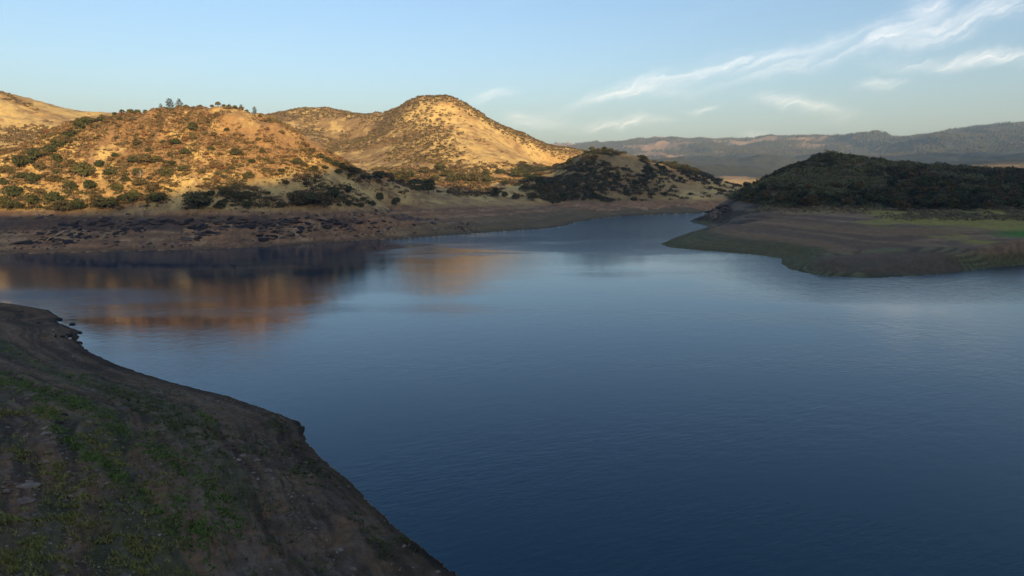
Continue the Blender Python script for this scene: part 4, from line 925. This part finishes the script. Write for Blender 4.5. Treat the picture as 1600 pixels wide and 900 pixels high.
# ------------------------------------------------------------------ the person and what lies on the shore
def plain(name, col, rough=.8):
    m, g, b = mat_new(name); geo = g.node('ShaderNodeNewGeometry'); n = g.noise(geo.outputs['Position'], 14, 3, .6); f = g.remap(n, .2, .8, .8, 1.2)
    g.put(b.inputs['Base Color'], g.mix(1.0, (*col, 1), g.xyz(f, f, f), 'MULTIPLY')); b.inputs['Roughness'].default_value = rough; return m
def skin_obj(name, verts, edges, radii, mat, parent=None, root=0):
    me = bpy.data.meshes.new(name); me.from_pydata(verts, edges, []); me.update(); o = bpy.data.objects.new(name, me); COL.objects.link(o); me.materials.append(mat)
    md = o.modifiers.new('skin', 'SKIN'); md.use_smooth_shade = True
    for i, r in enumerate(radii):
        sv = me.skin_vertices[0].data[i]; sv.radius = r if isinstance(r, tuple) else (r, r); sv.use_root = (i == root)
    sb = o.modifiers.new('sub', 'SUBSURF'); sb.levels = 1; sb.render_levels = 2
    if parent is not None: o.parent = parent
    return o
def person(loc, rz):
    V = [(0, 0, .95), (0, 0, 1.15), (0, .01, 1.36), (0, .0, 1.48), (0, -.02, 1.56), (0, -.03, 1.66), (0, -.02, 1.74),
         (.10, 0, .90), (.11, -.02, .50), (.12, .02, .10), (.12, -.12, .04), (-.10, 0, .90), (-.12, .03, .50), (-.14, .06, .10), (-.15, -.08, .04),
         (.19, .0, 1.42), (.25, .03, 1.15), (.22, -.10, .93), (.21, -.15, .86), (-.19, .0, 1.42), (-.26, .03, 1.15), (-.25, -.08, .92), (-.25, -.12, .85)]
    E = [(0, 1), (1, 2), (2, 3), (3, 4), (4, 5), (5, 6), (0, 7), (7, 8), (8, 9), (9, 10), (0, 11), (11, 12), (12, 13), (13, 14), (2, 15), (15, 16), (16, 17), (17, 18), (2, 19), (19, 20), (20, 21), (21, 22)]
    rad = [(.15, .11), (.14, .10), (.16, .11), (.06, .06), (.07, .08), (.085, .10), (.06, .07), .085, .06, .045, .04, .085, .06, .045, .04, .06, .045, .035, .035, .06, .045, .035, .035]
    b = skin_obj('person', V, E, rad, plain('skin', (.35, .20, .14)))
    Vs = V[0:3] + [V[15], V[16], V[19], V[20]]
    skin_obj('shirt', Vs, [(0, 1), (1, 2), (2, 3), (3, 4), (2, 5), (5, 6)], [(.18, .14), (.17, .135), (.18, .135), .085, .07, .085, .07], plain('dark_red_cloth', (.05, .018, .018)), b)
    skin_obj('trousers', [V[0], V[7], V[8], V[9], V[11], V[12], V[13]], [(0, 1), (1, 2), (2, 3), (0, 4), (4, 5), (5, 6)], [(.175, .135), .115, .085, .075, .115, .085, .075], plain('khaki_cloth', (.34, .29, .24)), b)
    skin_obj('cap', [(0, -.01, 1.70), (0, -.02, 1.77), (0, -.14, 1.71)], [(0, 1), (0, 2)], [(.105, .115), (.08, .085), (.07, .02)], plain('pale_cloth', (.62, .58, .52)), b)
    b.location = loc; b.rotation_euler = (0, 0, rz); tag(b, 'person in a pale cap, dark top and light trousers standing on the near bank', 'person')
h = hit(84.5, 527); person((h[0], h[1], h[2]), math.radians(120))
def sack(name, loc, sc, col, rz, lab, cat, seed):
    rgx = np.random.default_rng(seed); import bmesh
    bm = bmesh.new(); bmesh.ops.create_cube(bm, size=1); bmesh.ops.subdivide_edges(bm, edges=bm.edges[:], cuts=4, use_grid_fill=True)
    for v in bm.verts:
        p = np.array(v.co) * 2; q = p / (np.linalg.norm(p) + 1e-9); p = p * .45 + q * .55; v.co = p * .5 * (1 + rgx.normal(0, .05)); v.co.z = max(v.co.z, -.36)
    me = bpy.data.meshes.new(name); bm.to_mesh(me); bm.free(); me.materials.append(plain(name + '_cloth', col))
    for q in me.polygons: q.use_smooth = True
    o = bpy.data.objects.new(name, me); COL.objects.link(o); o.location = (loc[0], loc[1], loc[2] + .34 * sc[2]); o.scale = sc; o.rotation_euler = (0, 0, rz)
    bm = bmesh.new(); bmesh.ops.create_cone(bm, segments=8, radius1=.5, radius2=.5, depth=.04); me2 = bpy.data.meshes.new('strap'); bm.to_mesh(me2); bm.free(); me2.materials.append(plain('strap_web', (.02, .02, .022)))
    s2 = bpy.data.objects.new('strap', me2); COL.objects.link(s2); s2.parent = o; s2.rotation_euler = (0, math.pi / 2, 0); s2.scale = (.93, .93, 1.0)
    tag(o, lab, cat, 'bundles on the shore')
for (px, py), sc, col, rz, nm, lab in [((86.8, 527), (.55, .45, .55), (.012, .012, .014), .3, 'bag', 'small black bag on the ground at the feet of the person'), ((97.5, 527), (1.0, .6, .55), (.014, .015, .018), .2, 'bundle', 'black bundle nearest the person in the row on the shore'),
        ((102.5, 527.3), (1.0, .6, .45), (.10, .10, .11), -.2, 'bundle', 'grey bundle in the middle of the row on the shore'), ((107, 526.5), (1.2, .7, .95), (.014, .016, .022), .4, 'bundle', 'tall black bundle in the row on the shore'), ((110.5, 525.5), (.8, .6, .9), (.02, .024, .032), .1, 'bundle', 'dark bundle at the water end of the row on the shore')]:
    h = hit(px, py); sack(nm, h, sc, col, rz, lab, 'bag', int(px * 7))
h = hit(109.6, 529.8)
def cooler(loc):
    import bmesh
    bm = bmesh.new(); bmesh.ops.create_cube(bm, size=1); bmesh.ops.bevel(bm, geom=bm.edges[:], offset=.08, segments=2, affect='EDGES'); me = bpy.data.meshes.new('white_box'); bm.to_mesh(me); bm.free(); me.materials.append(plain('white_plastic', (.6, .6, .58), .5))
    o = bpy.data.objects.new('white_box', me); COL.objects.link(o); o.location = (loc[0], loc[1], loc[2] + .14); o.scale = (.5, .3, .28); o.rotation_euler = (0, 0, .2)
    bm = bmesh.new(); bmesh.ops.create_cube(bm, size=1); bmesh.ops.bevel(bm, geom=bm.edges[:], offset=.1, segments=2, affect='EDGES'); m2 = bpy.data.meshes.new('lid'); bm.to_mesh(m2); bm.free(); m2.materials.append(me.materials[0])
    l2 = bpy.data.objects.new('lid', m2); COL.objects.link(l2); l2.parent = o; l2.location = (0, 0, .53); l2.scale = (1.06, 1.06, .2)
    tag(o, 'small white box in front of the dark bundles on the shore', 'box')
cooler(h)
#@@END


# ------------------------------------------------------------------ air
def mat_haze():
    m = bpy.data.materials.new('air'); m.use_nodes = True; nt = m.node_tree; nt.nodes.clear()
    v = nt.nodes.new('ShaderNodeVolumePrincipled'); v.inputs['Color'].default_value = (.45, .69, 1.0, 1); v.inputs['Density'].default_value = 8.5e-5; v.inputs['Absorption Color'].default_value = (.4, .4, .4, 1)
    v.inputs['Anisotropy'].default_value = .1
    o = nt.nodes.new('ShaderNodeOutputMaterial'); nt.links.new(v.outputs[0], o.inputs['Volume']); return m
def build_haze():
    x0, x1, y0, y1, z0, z1 = -9500, 9500, -3100, 9000, -7.5, 700
    V = [(x, y, z) for z in (z0, z1) for y in (y0, y1) for x in (x0, x1)]
    F = [(0, 2, 3, 1), (4, 5, 7, 6), (0, 1, 5, 4), (2, 6, 7, 3), (0, 4, 6, 2), (1, 3, 7, 5)]
    o = link('haze', mesh_np('haze', V, F, None, False), mat_haze()); tag(o, 'thin blue evening haze over the valley', 'haze', kind='stuff')
build_haze()
